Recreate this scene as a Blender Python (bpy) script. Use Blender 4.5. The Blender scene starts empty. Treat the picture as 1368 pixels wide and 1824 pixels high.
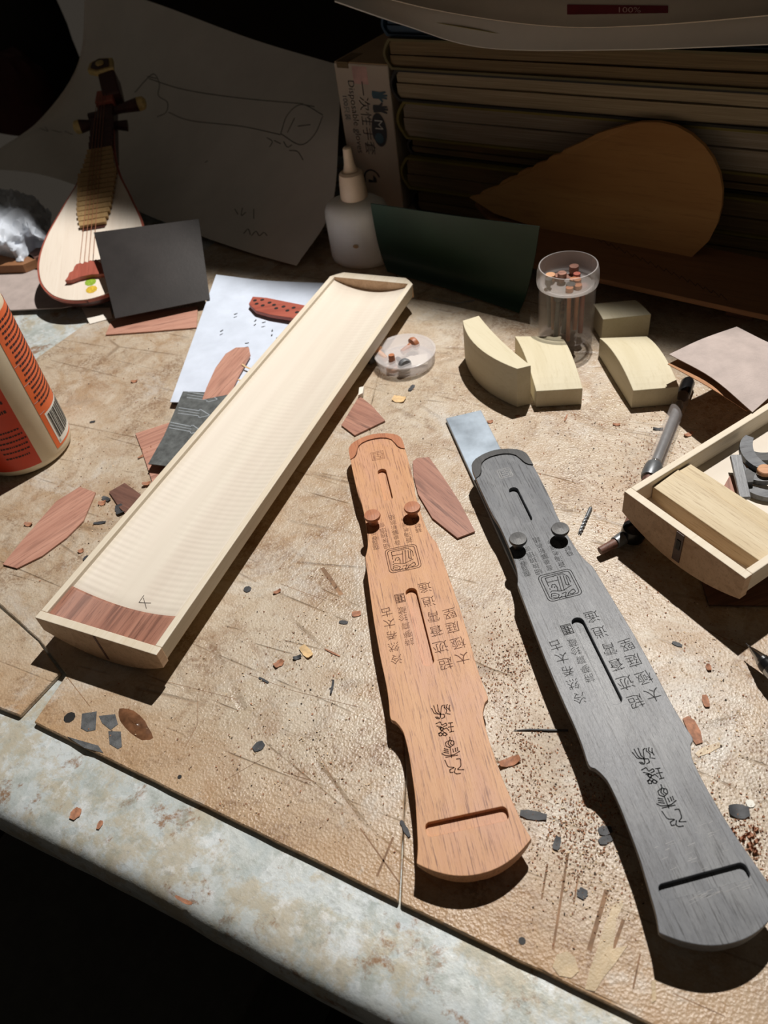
import bpy, bmesh, math, random
from mathutils import Vector, Matrix, noise
from mathutils.bvhtree import BVHTree
random.seed(7)
S = bpy.context.scene
COL = S.collection
R = math.radians
# ------------------------------------------------------------------ camera
H = 0.415                                    # eye height above the bench
FPX, PITCH, ROLL = 1400.0, R(44.4), R(-10.0)
cp, sp, cr, sr = math.cos(PITCH), math.sin(PITCH), math.cos(ROLL), math.sin(ROLL)
UPV, FWD = Vector((0, sp, cp)), Vector((0, cp, -sp))
CAMX = Vector((cr, 0, 0)) + sr * UPV
CAMY = Vector((-sr, 0, 0)) + cr * UPV
EYE = Vector((0, 0, H))
cam_d = bpy.data.cameras.new('camera')
cam = bpy.data.objects.new('camera', cam_d)
COL.objects.link(cam)
m = Matrix.Identity(4)
for i in range(3):
    m[i][0], m[i][1], m[i][2], m[i][3] = CAMX[i], CAMY[i], -FWD[i], EYE[i]
cam.matrix_world = m
cam_d.sensor_fit = 'VERTICAL'
cam_d.sensor_height = 24.0
cam_d.lens = 24.0 * FPX / 1824.0
cam_d.clip_start, cam_d.clip_end = 0.01, 20
cam_d.dof.use_dof = True
cam_d.dof.focus_distance = 0.52
cam_d.dof.aperture_fstop = 8.0
S.camera = cam
# ------------------------------------------------------------------ light
w = bpy.data.worlds.new('world'); S.world = w; w.use_nodes = True
w.node_tree.nodes['Background'].inputs[0].default_value = (1.0, 0.86, 0.70, 1)
w.node_tree.nodes['Background'].inputs[1].default_value = 0.034
LAMP = Vector((0.42, 1.05, 1.5))
ld = bpy.data.lights.new('desk_lamp_light', 'SPOT')
ld.energy = 150
ld.color = (1.0, 0.955, 0.90)
ld.shadow_soft_size = 0.014
# the lamp's shade cuts the light off along a line near the back of the bench
RIM = [(LAMP - Vector(q)).normalized() * -1 for q in ((-0.40, 1.020, 0), (0.060, 0.734, 0), (0.32, 0.540, 0))]
AXIS = (RIM[1] - RIM[0]).cross(RIM[2] - RIM[0]).normalized()
if AXIS.dot(RIM[0]) < 0: AXIS = -AXIS
ld.spot_size, ld.spot_blend = 2 * math.acos(AXIS.dot(RIM[0])), 0.045
lo = bpy.data.objects.new('desk_lamp_light', ld); COL.objects.link(lo)
lo.location = LAMP
lo.rotation_euler = AXIS.to_track_quat('-Z', 'Y').to_euler()
S.view_settings.view_transform = 'Standard'
S.view_settings.look = 'None'
S.view_settings.gamma = 1
S.view_settings.use_curve_mapping = False
S.view_settings.exposure = 0.0

# ------------------------------------------------------------------ helpers
def ray(px, py):
    x, y = (px - 684) / FPX, -(py - 912) / FPX
    return CAMX * x + CAMY * y + FWD
def G(px, py, z=0.0):                        # point of the place at height z seen at a photo pixel
    d = ray(px, py); t = (z - H) / d.z
    return EYE + d * t
NW = Vector((math.sin(R(40)), math.cos(R(40)), 0))    # direction from the bench front to the wall
TW = Vector((math.cos(R(40)), -math.sin(R(40)), 0))   # along the bench
def V(px, py, s):                            # point at distance s towards the wall
    d = ray(px, py); t = (s - EYE.dot(NW)) / d.dot(NW)
    return EYE + d * t
def zat(x, y, py):                           # height above (x,y) that shows at photo row py
    lo_, hi_ = -0.2, 0.39
    for _ in range(50):
        mid = (lo_ + hi_) / 2
        q = Vector((x, y, mid)) - EYE
        row = 912 - FPX * q.dot(CAMY) / q.dot(FWD)
        if row > py: lo_ = mid
        else: hi_ = mid
    return (lo_ + hi_) / 2

# ---- materials
MATS = {}
def srgb(r, g, b):
    f = lambda c: (c / 255 / 12.92) if c <= 10 else ((c / 255 + 0.055) / 1.055) ** 2.4
    return (f(r), f(g), f(b), 1)
class NT:
    def __init__(s, name):
        s.m = bpy.data.materials.new(name); s.m.use_nodes = True
        s.t = s.m.node_tree; s.b = s.t.nodes['Principled BSDF']
        MATS[name] = s.m
        s.co = s.t.nodes.new('ShaderNodeTexCoord').outputs['Object']
    def n(s, typ, ins=None, **kw):
        nd = s.t.nodes.new('ShaderNode' + typ)
        for k, v in kw.items(): setattr(nd, k, v)
        for k, v in (ins or {}).items():
            if hasattr(v, 'is_linked') or hasattr(v, 'links'): s.t.links.new(v, nd.inputs[k])
            else: nd.inputs[k].default_value = v
        return nd
    def map(s, scale=(1, 1, 1), rot=(0, 0, 0), loc=(0, 0, 0), src=None):
        return s.n('Mapping', {'Vector': src or s.co, 'Scale': scale, 'Rotation': rot, 'Location': loc}).outputs[0]
    def noise(s, vec, scale, detail=4, rough=0.6, dist=0.0):
        return s.n('TexNoise', {'Vector': vec, 'Scale': scale, 'Detail': detail, 'Roughness': rough, 'Distortion': dist}).outputs['Fac']
    def ramp(s, fac, stops):
        nd = s.n('ValToRGB', {'Fac': fac}); e = nd.color_ramp.elements
        while len(e) > 1: e.remove(e[-1])
        for i, (p, c) in enumerate(stops):
            el = e[0] if i == 0 else e.new(p)
            el.position = p; el.color = c if hasattr(c, '__len__') else (c, c, c, 1)
        return nd.outputs['Color']
    def mix(s, fac, a, b, mode='MIX'):
        nd = s.n('Mix', data_type='RGBA', blend_type=mode)
        for i, v in ((0, fac), (6, a), (7, b)):
            if hasattr(v, 'links'): s.t.links.new(v, nd.inputs[i])
            else: nd.inputs[i].default_value = v
        return nd.outputs[2]
    def math(s, op, a, b=0.0):
        nd = s.n('Math', operation=op)
        for i, v in ((0, a), (1, b)):
            if hasattr(v, 'links'): s.t.links.new(v, nd.inputs[i])
            else: nd.inputs[i].default_value = v
        return nd.outputs[0]
    def bump(s, h, strength=0.3, dist=0.001):
        nd = s.n('Bump', {'Height': h, 'Strength': strength, 'Distance': dist})
        s.t.links.new(nd.outputs[0], s.b.inputs['Normal'])
    def set(s, color=None, rough=0.5, metal=0.0, **kw):
        for k, v in (('Base Color', color), ('Roughness', rough), ('Metallic', metal)):
            if v is None: continue
            if hasattr(v, 'links'): s.t.links.new(v, s.b.inputs[k])
            else: s.b.inputs[k].default_value = v
        for k, v in kw.items(): s.b.inputs[k.replace('_', ' ')].default_value = v
        return s.m
def wood(name, light, dark, pore, grain=260, rough=0.55, porefac=0.5, bump=0.25, band=0.0, wear=None):
    t = NT(name)
    a = t.noise(t.map((0.06, 1, 1)), grain * 0.35, 5, 0.6, 0.6)
    b = t.noise(t.map((0.05, 1, 1), loc=(3, 1, 2)), grain * 3.0, 5, 0.75)
    c = t.noise(t.map((0.35, 0.8, 1)), 22, 3, 0.5)
    col = t.ramp(a, [(0.32, dark), (0.68, light)])
    col = t.mix(t.ramp(c, [(0.35, 0.0), (0.75, 0.45)]), col, light)
    if band:
        e = t.noise(t.map((0.05, 1, 1), loc=(8, 4, 0)), grain * 0.6, 3, 0.5, 1.2)
        col = t.mix(t.ramp(e, [(0.50, 0.0), (0.62, band)]), col, pore)
    if wear:
        f_ = t.noise(t.map((0.5, 1, 1), loc=(5, 5, 5)), 30, 6, 0.7, 0.4)
        col = t.mix(t.ramp(f_, [(0.46, 0.0), (0.62, 0.6)]), col, wear)
    col = t.mix(t.ramp(b, [(0.53, 0.0), (0.64, porefac)]), col, pore)
    t.bump(b, bump, 0.0006)
    return t.set(col, rough)
def plain(name, c, rough=0.5, metal=0.0, var=0.12, scale=60, bump=0.0, **kw):
    t = NT(name)
    n_ = t.noise(t.co, scale, 4)
    d = tuple(x * (1 - var * 2) for x in c[:3]) + (1,)
    l = tuple(min(1, x * (1 + var)) for x in c[:3]) + (1,)
    if bump: t.bump(t.noise(t.co, scale * 12, 3), bump, 0.0005)
    return t.set(t.ramp(n_, [(0.3, d), (0.7, l)]), rough, metal, **kw)

def m_fibre():
    t = NT('fibreboard')
    big = t.noise(t.map(), 7, 4, 0.6, 0.3)
    mid = t.noise(t.map(loc=(2, 3, 1)), 45, 6, 0.7, 0.8)
    fine = t.noise(t.map(loc=(1, 5, 1)), 420, 4, 0.7)
    col = t.ramp(big, [(0.30, srgb(170, 140, 108)), (0.5, srgb(180, 160, 136)), (0.72, srgb(190, 176, 154))])
    col = t.mix(t.ramp(mid, [(0.40, 0.0), (0.66, 0.85)]), col, srgb(200, 188, 170))
    col = t.mix(t.ramp(t.noise(t.map(loc=(7, 2, 0)), 24, 6, 0.7, 1.2), [(0.52, 0.0), (0.74, 0.7)]), col, srgb(146, 112, 82))
    col = t.mix(t.ramp(t.noise(t.map(loc=(3, 9, 0)), 38, 5, 0.7, 0.5), [(0.56, 0.0), (0.70, 0.5)]), col, srgb(150, 138, 124))
    col = t.mix(t.ramp(fine, [(0.52, 0.0), (0.75, 0.45)]), col, srgb(130, 102, 76))
    lines = []
    for k, (ang, st, sc) in enumerate(((R(25), 0.16, 13), (R(-50), 0.2, 11), (R(78), 0.15, 12), (R(-12), 0.12, 10))):
        vec = t.map((st, 1, 1), (0, 0, ang), (k * 1.7, k, 0))
        v = t.n('TexVoronoi', {'Vector': vec, 'Scale': sc, 'Randomness': 1.0}, feature='DISTANCE_TO_EDGE').outputs['Distance']
        msk = t.ramp(t.noise(t.map(loc=(k * 3, 0, 4)), 18, 3), [(0.50, 0.0), (0.62, 1.0)])
        ln = t.ramp(v, [(0.0025, 1.0), (0.007, 0.0)])
        lines.append(t.math('MULTIPLY', ln, msk))
    sc_ = t.math('MAXIMUM', t.math('MAXIMUM', lines[0], lines[1]), t.math('MAXIMUM', lines[2], lines[3]))
    col = t.mix(t.math('MULTIPLY', sc_, 0.5), col, srgb(104, 76, 52))
    # darker honey-brown varnish along the front edge and to the right, worn pale strip in the middle
    front = t.n('Separate XYZ' if False else 'SeparateXYZ', {'Vector': t.co})
    fr = t.ramp(t.math('ADD', front.outputs['Y'], t.math('MULTIPLY', big, 0.05)), [(0.02, 0.62), (0.085, 0.0)])
    col = t.mix(fr, col, srgb(182, 142, 98))
    gloss = t.ramp(t.noise(t.map(loc=(9, 1, 0)), 11, 4, 0.6), [(0.35, 0.46), (0.62, 0.22)])
    crk = t.n('TexVoronoi', {'Vector': t.map(loc=(1, 1, 0)), 'Scale': 620.0}, feature='F1').outputs['Distance']
    dirt = t.ramp(t.noise(t.map(loc=(6, 6, 2)), 19, 8, 0.75, 0.8), [(0.50, 0.0), (0.62, 0.55)])
    col = t.mix(t.math('MULTIPLY', dirt, t.ramp(fine, [(0.40, 0.0), (0.55, 1.0)])), col, srgb(118, 86, 60))
    col = t.mix(t.ramp(t.noise(t.map(loc=(2, 7, 5)), 14, 7, 0.75, 0.6), [(0.54, 0.0), (0.66, 0.55)]), col, srgb(206, 202, 194))
    hb = t.math('ADD', t.math('ADD', t.math('MULTIPLY', fine, 0.7), t.math('MULTIPLY', crk, 0.40)), t.math('SUBTRACT', t.math('MULTIPLY', mid, 0.8), t.math('MULTIPLY', sc_, 0.9)))
    t.bump(hb, 0.60, 0.0010)
    return t.set(col, gloss)
def m_zinc():
    t = NT('zinc_sheet')
    v = t.n('TexVoronoi', {'Vector': t.map((1, 1.0, 1)), 'Scale': 70.0}).outputs['Color']
    bw = t.n('RGBToBW', {'Color': v}).outputs[0]
    nz = t.noise(t.map(), 55, 6, 0.72, 0.2)
    col = t.ramp(bw, [(0.2, srgb(172, 182, 182)), (0.8, srgb(204, 212, 216))])
    col = t.mix(t.ramp(nz, [(0.35, 0.0), (0.6, 0.7)]), col, srgb(206, 210, 206))
    st = t.noise(t.map(loc=(4, 2, 0)), 34, 7, 0.74, 0.2)
    col = t.mix(t.ramp(st, [(0.47, 0.0), (0.56, 0.6), (0.75, 0.85)]), col, srgb(182, 168, 138))
    st2 = t.noise(t.map(loc=(1, 8, 0)), 38, 7, 0.75, 0.15)
    col = t.mix(t.ramp(st2, [(0.56, 0.0), (0.63, 0.9)]), col, srgb(142, 106, 74))
    col = t.mix(t.ramp(t.noise(t.map(loc=(5, 5, 1)), 95, 6, 0.75, 0.1), [(0.54, 0.0), (0.66, 0.6)]), col, srgb(226, 230, 232))
    col = t.mix(t.ramp(t.noise(t.map(loc=(8, 1, 1)), 48, 7, 0.74, 0.15), [(0.52, 0.0), (0.64, 0.55)]), col, srgb(150, 158, 150))
    fine = t.noise(t.map((0.6, 1, 1), (0, 0, R(20))), 260, 3, 0.7)
    col = t.mix(t.ramp(fine, [(0.55, 0.0), (0.75, 0.5)]), col, srgb(132, 134, 130))
    t.bump(t.math('ADD', t.math('MULTIPLY', fine, 0.35), t.math('ADD', nz, st)), 0.28, 0.0012)
    return t.set(col, t.ramp(nz, [(0.3, 0.62), (0.7, 0.36)]), 0.12)
m_fibre(); m_zinc()
CREAM = wood('cream_wood', srgb(222, 212, 194), srgb(210, 196, 172), srgb(192, 174, 142), 200, 0.6, 0.35, 0.12)
wood('end_wood_shaded', srgb(214, 182, 150), srgb(194, 158, 124), srgb(160, 120, 90), 160, 0.6, 0.5, 0.15, 0.3)  # pinkish end grain, darkened further for the shade on faces turned from the lamp
wood('soundboard_wood', srgb(236, 226, 212), srgb(226, 212, 196), srgb(206, 190, 170), 200, 0.6, 0.3, 0.1)
wood('cream_dark', srgb(222, 198, 152), srgb(198, 168, 116), srgb(170, 138, 90), 200, 0.6, 0.4, 0.15)
wood('brown_wood', srgb(208, 158, 114), srgb(190, 136, 94), srgb(118, 74, 54), 330, 0.5, 0.85, 0.3, 0.0, srgb(200, 150, 124))
wood('brown_wood_dark', srgb(190, 128, 90), srgb(164, 100, 68), srgb(112, 64, 42), 330, 0.45, 0.6, 0.25)
wood('rosewood', srgb(176, 128, 108), srgb(134, 88, 72), srgb(92, 58, 48), 240, 0.55, 0.6, 0.25, 0.6)
wood('rosewood_pink', srgb(198, 150, 130), srgb(166, 116, 98), srgb(126, 84, 70), 240, 0.6, 0.6, 0.25, 0.5)
wood('rosewood_dark', srgb(128, 90, 76), srgb(88, 58, 48), srgb(62, 40, 34), 240, 0.55, 0.6, 0.25, 0.5)
wood('ebony', srgb(112, 115, 120), srgb(82, 84, 88), srgb(38, 38, 40), 330, 0.4, 0.8, 0.35, 0.0, srgb(132, 134, 136))
wood('ebony_dark', srgb(78, 78, 78), srgb(52, 52, 53), srgb(30, 30, 30), 330, 0.4, 0.6, 0.3)
wood('poplar', srgb(212, 203, 176), srgb(200, 189, 158), srgb(182, 168, 132), 150, 0.65, 0.3, 0.12)
wood('bar_wood', srgb(208, 192, 160), srgb(190, 170, 134), srgb(150, 124, 90), 300, 0.6, 0.6, 0.25)
wood('plank_brown', srgb(158, 112, 76), srgb(134, 90, 58), srgb(100, 66, 42), 120, 0.65, 0.4, 0.15)
wood('teardrop_wood', srgb(206, 156, 96), srgb(184, 130, 74), srgb(150, 100, 56), 90, 0.6, 0.3, 0.12)
wood('bamboo', srgb(184, 152, 104), srgb(156, 122, 76), srgb(110, 80, 46), 200, 0.5, 0.5, 0.2)
wood('dark_maroon', srgb(76, 40, 34), srgb(52, 26, 22), srgb(30, 16, 14), 200, 0.4, 0.5, 0.2)
wood('red_wood', srgb(178, 96, 78), srgb(148, 70, 56), srgb(110, 48, 40), 200, 0.5, 0.5, 0.2)
plain('engraving_brown', srgb(92, 52, 32), 0.8)
plain('engraving_black', srgb(26, 26, 27), 0.8)
plain('groove_light', srgb(160, 160, 160), 0.7)
plain('groove_mid', srgb(150, 98, 66), 0.7)
plain('paper_white', srgb(228, 222, 212), 0.8, var=0.04, scale=14, bump=0.05)
plain('paper_blue', srgb(206, 216, 232), 0.8, var=0.05, scale=40, bump=0.1)
plain('pencil', srgb(96, 90, 84), 0.8)
plain('black_card', srgb(46, 42, 41), 0.42, var=0.15, scale=25, bump=0.1)
plain('grit_dark', srgb(92, 96, 96), 0.75, var=0.25, scale=150, bump=0.6)
plain('grit_pink', srgb(180, 166, 160), 0.75, var=0.08, scale=60, bump=0.6)
plain('kraft_edge', srgb(176, 128, 92), 0.8)
plain('arrow_print', srgb(150, 158, 164), 0.7)
plain('green_paper', srgb(24, 54, 38), 0.55, var=0.15, scale=18, bump=0.2)
plain('white_plastic', srgb(226, 226, 220), 0.38, var=0.03, Subsurface_Weight=0.25, Subsurface_Radius=(0.01, 0.01, 0.008))
plain('cream_plastic', srgb(222, 208, 180), 0.3, var=0.03, Subsurface_Weight=0.2, Subsurface_Radius=(0.01, 0.008, 0.006))
plain('nozzle_plastic', srgb(232, 210, 184), 0.4, var=0.03)
plain('label_orange', srgb(228, 104, 44), 0.4, var=0.06, scale=30)
plain('label_red', srgb(214, 66, 32), 0.4, var=0.06, scale=30)
plain('ink_dark', srgb(58, 20, 14), 0.6)
plain('ink_black', srgb(24, 22, 20), 0.6)
plain('label_white', srgb(228, 226, 216), 0.5, var=0.02)
plain('carton', srgb(206, 190, 170), 0.6, var=0.05, scale=20)
plain('carton_tan', srgb(180, 152, 118), 0.7, var=0.05, scale=20)
plain('ink_grey', srgb(66, 66, 70), 0.6)
plain('ink_teal', srgb(74, 104, 118), 0.6)
plain('ink_pink', srgb(220, 176, 164), 0.6)
plain('steel', srgb(182, 196, 210), 0.32, 0.35, var=0.22, scale=30, bump=0.05)
plain('chrome', srgb(170, 172, 174), 0.18, 1.0, var=0.03)
plain('black_metal', srgb(32, 32, 34), 0.25, 0.4, var=0.1)
plain('grey_metal', srgb(128, 132, 136), 0.4, 0.5, var=0.2)
plain('dark_cloth', srgb(30, 26, 22), 0.9)
plain('maroon_cloth', srgb(70, 26, 22), 0.8, var=0.25, scale=14)
plain('dark_wall', srgb(52, 42, 34), 0.9, var=0.2, scale=5)
plain('floor_dark', srgb(44, 38, 34), 0.8, var=0.2, scale=6)
plain('crate_grey', srgb(70, 70, 66), 0.7)
plain('bench_apron', srgb(54, 50, 44), 0.7, var=0.2, scale=20)
plain('duct_tape', srgb(92, 94, 96), 0.5, var=0.3, scale=140, bump=0.4)
plain('gouge_brown', srgb(146, 112, 82), 0.7, var=0.3, scale=120)
plain('resin', srgb(116, 80, 56), 0.2, var=0.3, scale=90)
plain('glue_dry', srgb(194, 170, 132), 0.4, var=0.15, scale=80, bump=0.3)
plain('shaving_brown', srgb(176, 122, 92), 0.7, var=0.25, scale=300)
plain('shaving_light', srgb(224, 190, 140), 0.7, var=0.15, scale=300)
plain('shaving_black', srgb(60, 62, 66), 0.6, var=0.25, scale=300)
plain('dust_light', srgb(222, 196, 160), 0.7, var=0.2, scale=200)
plain('dust_brown', srgb(172, 122, 90), 0.7, var=0.25, scale=200)
plain('dust_dark', srgb(60, 46, 36), 0.7, var=0.25, scale=200)
plain('sticker_green', srgb(150, 186, 60), 0.5, var=0.2, scale=400)
plain('sticker_yellow', srgb(222, 186, 60), 0.5, var=0.2, scale=400)
plain('bone', srgb(214, 186, 120), 0.5, var=0.12, scale=200)
plain('string_copper', srgb(176, 120, 90), 0.4, 0.3)
plain('cover_olive', srgb(112, 100, 62), 0.6, var=0.15, scale=12)
plain('cover_black', srgb(36, 33, 28), 0.6)
plain('cover_grey', srgb(104, 96, 84), 0.6, var=0.15, scale=12)
plain('cover_yellow', srgb(134, 120, 52), 0.6, var=0.15, scale=12)
plain('cover_blue', srgb(24, 58, 84), 0.5, var=0.15, scale=12)
plain('magazine_red', srgb(112, 28, 36), 0.5)
def m_pages(name, a, b):
    t = NT(name)
    n_ = t.noise(t.map((0.4, 0.4, 40)), 24, 4, 0.6)
    t.bump(n_, 0.4, 0.0008)
    return t.set(t.ramp(n_, [(0.35, a), (0.65, b)]), 0.8)
m_pages('pages_cream', srgb(150, 132, 104), srgb(186, 168, 138))
m_pages('pages_grey', srgb(140, 126, 108), srgb(176, 162, 144))
m_pages('pages_brown', srgb(108, 88, 60), srgb(138, 116, 82))
def m_clear(name, c, rough, alpha):
    t = NT(name)
    fz = t.n('LayerWeight', {'Blend': 0.35}).outputs['Facing']
    t.t.links.new(t.ramp(fz, [(0.0, alpha), (0.6, min(1, alpha * 1.8)), (1.0, min(1, alpha * 3.2))]), t.b.inputs['Alpha'])
    return t.set(c, rough)
m_clear('clear_plastic', (0.66, 0.60, 0.58, 1), 0.12, 0.12)
m_clear('frosted_plastic', (0.80, 0.76, 0.75, 1), 0.25, 0.22)
m_clear('bag_plastic', (0.80, 0.86, 0.95, 1), 0.38, 0.48)
def m_ridged():
    t = NT('ridged_cream')
    a = t.noise(t.map((0.06, 1, 1)), 60, 5)
    col = t.ramp(a, [(0.3, srgb(214, 205, 190)), (0.7, srgb(226, 218, 204))])
    band = t.noise(t.map((0.3, 14, 1)), 3.0, 3)
    col = t.mix(t.ramp(band, [(0.4, 0.0), (0.7, 0.3)]), col, srgb(206, 190, 178))
    wv = t.n('TexWave', {'Vector': t.map((1, 0.12, 1)), 'Scale': 62.0, 'Distortion': 2.0, 'Detail': 1.0, 'Detail Scale': 1.0}, bands_direction='X').outputs['Fac']
    msk = t.ramp(t.noise(t.map((1.2, 4, 1)), 6, 2), [(0.42, 0.0), (0.6, 1.0)])
    t.bump(t.math('MULTIPLY', wv, msk), 0.16, 0.0008)
    return t.set(col, 0.6)
m_ridged()

# ---- meshes and objects
def mesh(name, verts, faces, mat, smooth=False):
    me = bpy.data.meshes.new(name)
    me.from_pydata([tuple(v) for v in verts], [], faces)
    me.materials.append(MATS[mat])
    bm = bmesh.new(); bm.from_mesh(me)
    bmesh.ops.recalc_face_normals(bm, faces=bm.faces)
    bm.to_mesh(me); bm.free()
    if smooth:
        me.polygons.foreach_set('use_smooth', [True] * len(me.polygons))
        try: me.set_sharp_from_angle(angle=R(38))
        except Exception: pass
    return me
def link(name, me, parent=None, loc=(0, 0, 0), rot=(0, 0, 0)):
    o = bpy.data.objects.new(name, me); COL.objects.link(o)
    o.location = loc; o.rotation_euler = rot
    if parent is not None: o.parent = parent
    return o
def tag(o, label, cat=None, group=None, kind=None):
    o['label'] = label
    if cat: o['category'] = cat
    if group: o['group'] = group
    if kind: o['kind'] = kind
    return o
def thing(name, label, cat, loc=(0, 0, 0), rotz=0.0, group=None, rot=None):
    o = link(name, None, None, loc, rot or (0, 0, rotz))
    return tag(o, label, cat, group)
def adopt(o, parent):                        # make a placed object a part of another, keeping its place
    o.parent = parent
    o.matrix_parent_inverse = Matrix.LocRotScale(parent.location, parent.rotation_euler, None).inverted()
    for k in ('category', 'group'):
        if k in o: del o[k]
    return o
class MB:
    def __init__(s): s.v, s.f = [], []
    def add(s, vs, fs):
        k = len(s.v); s.v += [tuple(v) for v in vs]; s.f += [tuple(i + k for i in f) for f in fs]; return s
    def box(s, a, b):
        (x0, y0, z0), (x1, y1, z1) = a, b
        return s.add([(x0, y0, z0), (x1, y0, z0), (x1, y1, z0), (x0, y1, z0), (x0, y0, z1), (x1, y0, z1), (x1, y1, z1), (x0, y1, z1)],
                     [(0, 3, 2, 1), (4, 5, 6, 7), (0, 1, 5, 4), (1, 2, 6, 5), (2, 3, 7, 6), (3, 0, 4, 7)])
    def prism(s, pts, z0, z1):               # pts in xy, z0/z1 numbers or functions of (x,y)
        n = len(pts); f0 = z0 if callable(z0) else (lambda x, y: z0); f1 = z1 if callable(z1) else (lambda x, y: z1)
        vs = [(p[0], p[1], f0(p[0], p[1])) for p in pts] + [(p[0], p[1], f1(p[0], p[1])) for p in pts]
        fs = [tuple(range(n - 1, -1, -1)), tuple(range(n, 2 * n))] + [(i, (i + 1) % n, n + (i + 1) % n, n + i) for i in range(n)]
        return s.add(vs, fs)
    def lathe(s, prof, n=24, sx=1, sy=1, c=(0, 0, 0)):     # prof: list of (r,z); closed at ends if r == 0
        vs, fs = [], []
        for r_, z_ in prof:
            for k in range(n):
                a = 2 * math.pi * k / n
                vs.append((c[0] + r_ * math.cos(a) * sx, c[1] + r_ * math.sin(a) * sy, c[2] + z_))
        for i in range(len(prof) - 1):
            for k in range(n):
                k2 = (k + 1) % n
                fs.append((i * n + k, i * n + k2, (i + 1) * n + k2, (i + 1) * n + k))
        if prof[0][0] > 0: fs.append(tuple(range(n - 1, -1, -1)))
        if prof[-1][0] > 0: fs.append(tuple((len(prof) - 1) * n + k for k in range(n)))
        return s.add(vs, fs)
    def tube(s, path, r, n=8, cap=True):
        P = [Vector(p) for p in path]; rr = r if hasattr(r, '__len__') else [r] * len(P)
        vs, fs = [], []; up = Vector((0, 0, 1))
        for i, p in enumerate(P):
            d = (P[min(i + 1, len(P) - 1)] - P[max(i - 1, 0)]).normalized()
            u = d.cross(up if abs(d.z) < 0.95 else Vector((1, 0, 0))).normalized(); w_ = u.cross(d)
            for k in range(n):
                a = 2 * math.pi * k / n
                vs.append(p + (u * math.cos(a) + w_ * math.sin(a)) * rr[i])
        for i in range(len(P) - 1):
            for k in range(n):
                k2 = (k + 1) % n
                fs.append((i * n + k, i * n + k2, (i + 1) * n + k2, (i + 1) * n + k))
        if cap: fs += [tuple(range(n - 1, -1, -1)), tuple((len(P) - 1) * n + k for k in range(n))]
        return s.add(vs, fs)
    def ribbons(s, lines, wd, z=0.0):        # flat strokes in xy
        for ln in lines:
            P = [Vector((p[0], p[1])) for p in ln]
            for a, b in zip(P, P[1:]):
                d = b - a
                if d.length < 1e-9: continue
                d.normalize(); nrm = Vector((-d.y, d.x)) * wd / 2; e = d * wd * 0.35
                q = [a - e + nrm, a - e - nrm, b + e - nrm, b + e + nrm]
                s.add([(x.x, x.y, z) for x in q], [(0, 1, 2, 3)])
        return s
    def build(s, name, mat, parent=None, smooth=False, loc=(0, 0, 0), rot=(0, 0, 0), bevel=0, seg=2):
        o = link(name, mesh(name, s.v, s.f, mat, smooth), parent, loc, rot)
        if bevel: bev(o, bevel, seg)
        return o
def bev(o, wd, seg=2):
    md = o.modifiers.new('bevel', 'BEVEL'); md.width = wd; md.segments = seg; md.limit_method = 'ANGLE'; md.angle_limit = R(30)
    return o
def text_data(txt, size):
    cu = bpy.data.curves.new('lettering', 'FONT'); cu.body = txt; cu.size = size
    cu.align_x = 'CENTER'; cu.align_y = 'CENTER'; cu.resolution_u = 3; cu.offset = -0.010 * size
    o = bpy.data.objects.new('lettering_tmp', cu); COL.objects.link(o)
    dg = bpy.context.evaluated_depsgraph_get()
    me = bpy.data.meshes.new_from_object(o.evaluated_get(dg))
    bpy.data.objects.remove(o); bpy.data.curves.remove(cu)
    vs = [v.co.copy() for v in me.vertices]; fs = [tuple(p.vertices) for p in me.polygons]
    bpy.data.meshes.remove(me)
    return vs, fs
TXT = {}
def add_text(mb, txt, size, fn):             # fn maps flat text xy to 3D
    k = (txt, round(size, 6))
    if k not in TXT: TXT[k] = text_data(txt, size)
    vs, fs = TXT[k]
    return mb.add([fn(v.x, v.y) for v in vs], fs)
def inv(o):                                  # world point -> local frame of a placed object
    M = Matrix.LocRotScale(o.location, o.rotation_euler, None).inverted()
    return lambda p: M @ Vector(p)
def slab(name, pix, z, th, mat, label, cat, ang=0.0, group=None, tilt=None, bevel=0.0):
    """flat sheet or block standing on height z with its upper outline at photo pixels; ang = grain direction"""
    zt = z + th
    W_ = [G(a, b, zt if tilt is None else zt + tilt[i]) for i, (a, b) in enumerate(pix)]
    c = sum(W_, Vector()) / len(W_)
    o = link(name, None, None, (c.x, c.y, z), (0, 0, ang))
    Li = inv(o)
    L_ = [Li(p) for p in W_]
    n = len(L_)
    vs = [(p.x, p.y, p.z - th) for p in L_] + [tuple(p) for p in L_]
    fs = [tuple(range(n - 1, -1, -1)), tuple(range(n, 2 * n))] + [(i, (i + 1) % n, n + (i + 1) % n, n + i) for i in range(n)]
    me = mesh(name, vs, fs, mat)
    COL.objects.unlink(o); bpy.data.objects.remove(o)
    o = link(name, me, None, (c.x, c.y, z), (0, 0, ang))
    if bevel: bev(o, bevel)
    return tag(o, label, cat, group)
def crspl(P, n):                             # Catmull-Rom through the points
    P = [Vector(p) for p in P]; out = []
    for i in range(len(P) - 1):
        a, b, c, d = P[max(i - 1, 0)], P[i], P[i + 1], P[min(i + 2, len(P) - 1)]
        if i == 0: a = 2 * b - c
        if i == len(P) - 2: d = 2 * c - b
        for k in range(n):
            t = k / n
            out.append(0.5 * ((2 * b) + (c - a) * t + (2 * a - 5 * b + 4 * c - d) * t * t + (3 * b - a - 3 * c + d) * t ** 3))
    out.append(P[-1]); return out
def chaikin(P, it=2):
    P = [(p[0], p[1]) for p in P]
    for _ in range(it):
        Q = [P[0]]
        for a, b in zip(P, P[1:]):
            Q += [(a[0] * .86 + b[0] * .14, a[1] * .86 + b[1] * .14), (a[0] * .14 + b[0] * .86, a[1] * .14 + b[1] * .86)]
        P = Q + [P[-1]]
    return P
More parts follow.
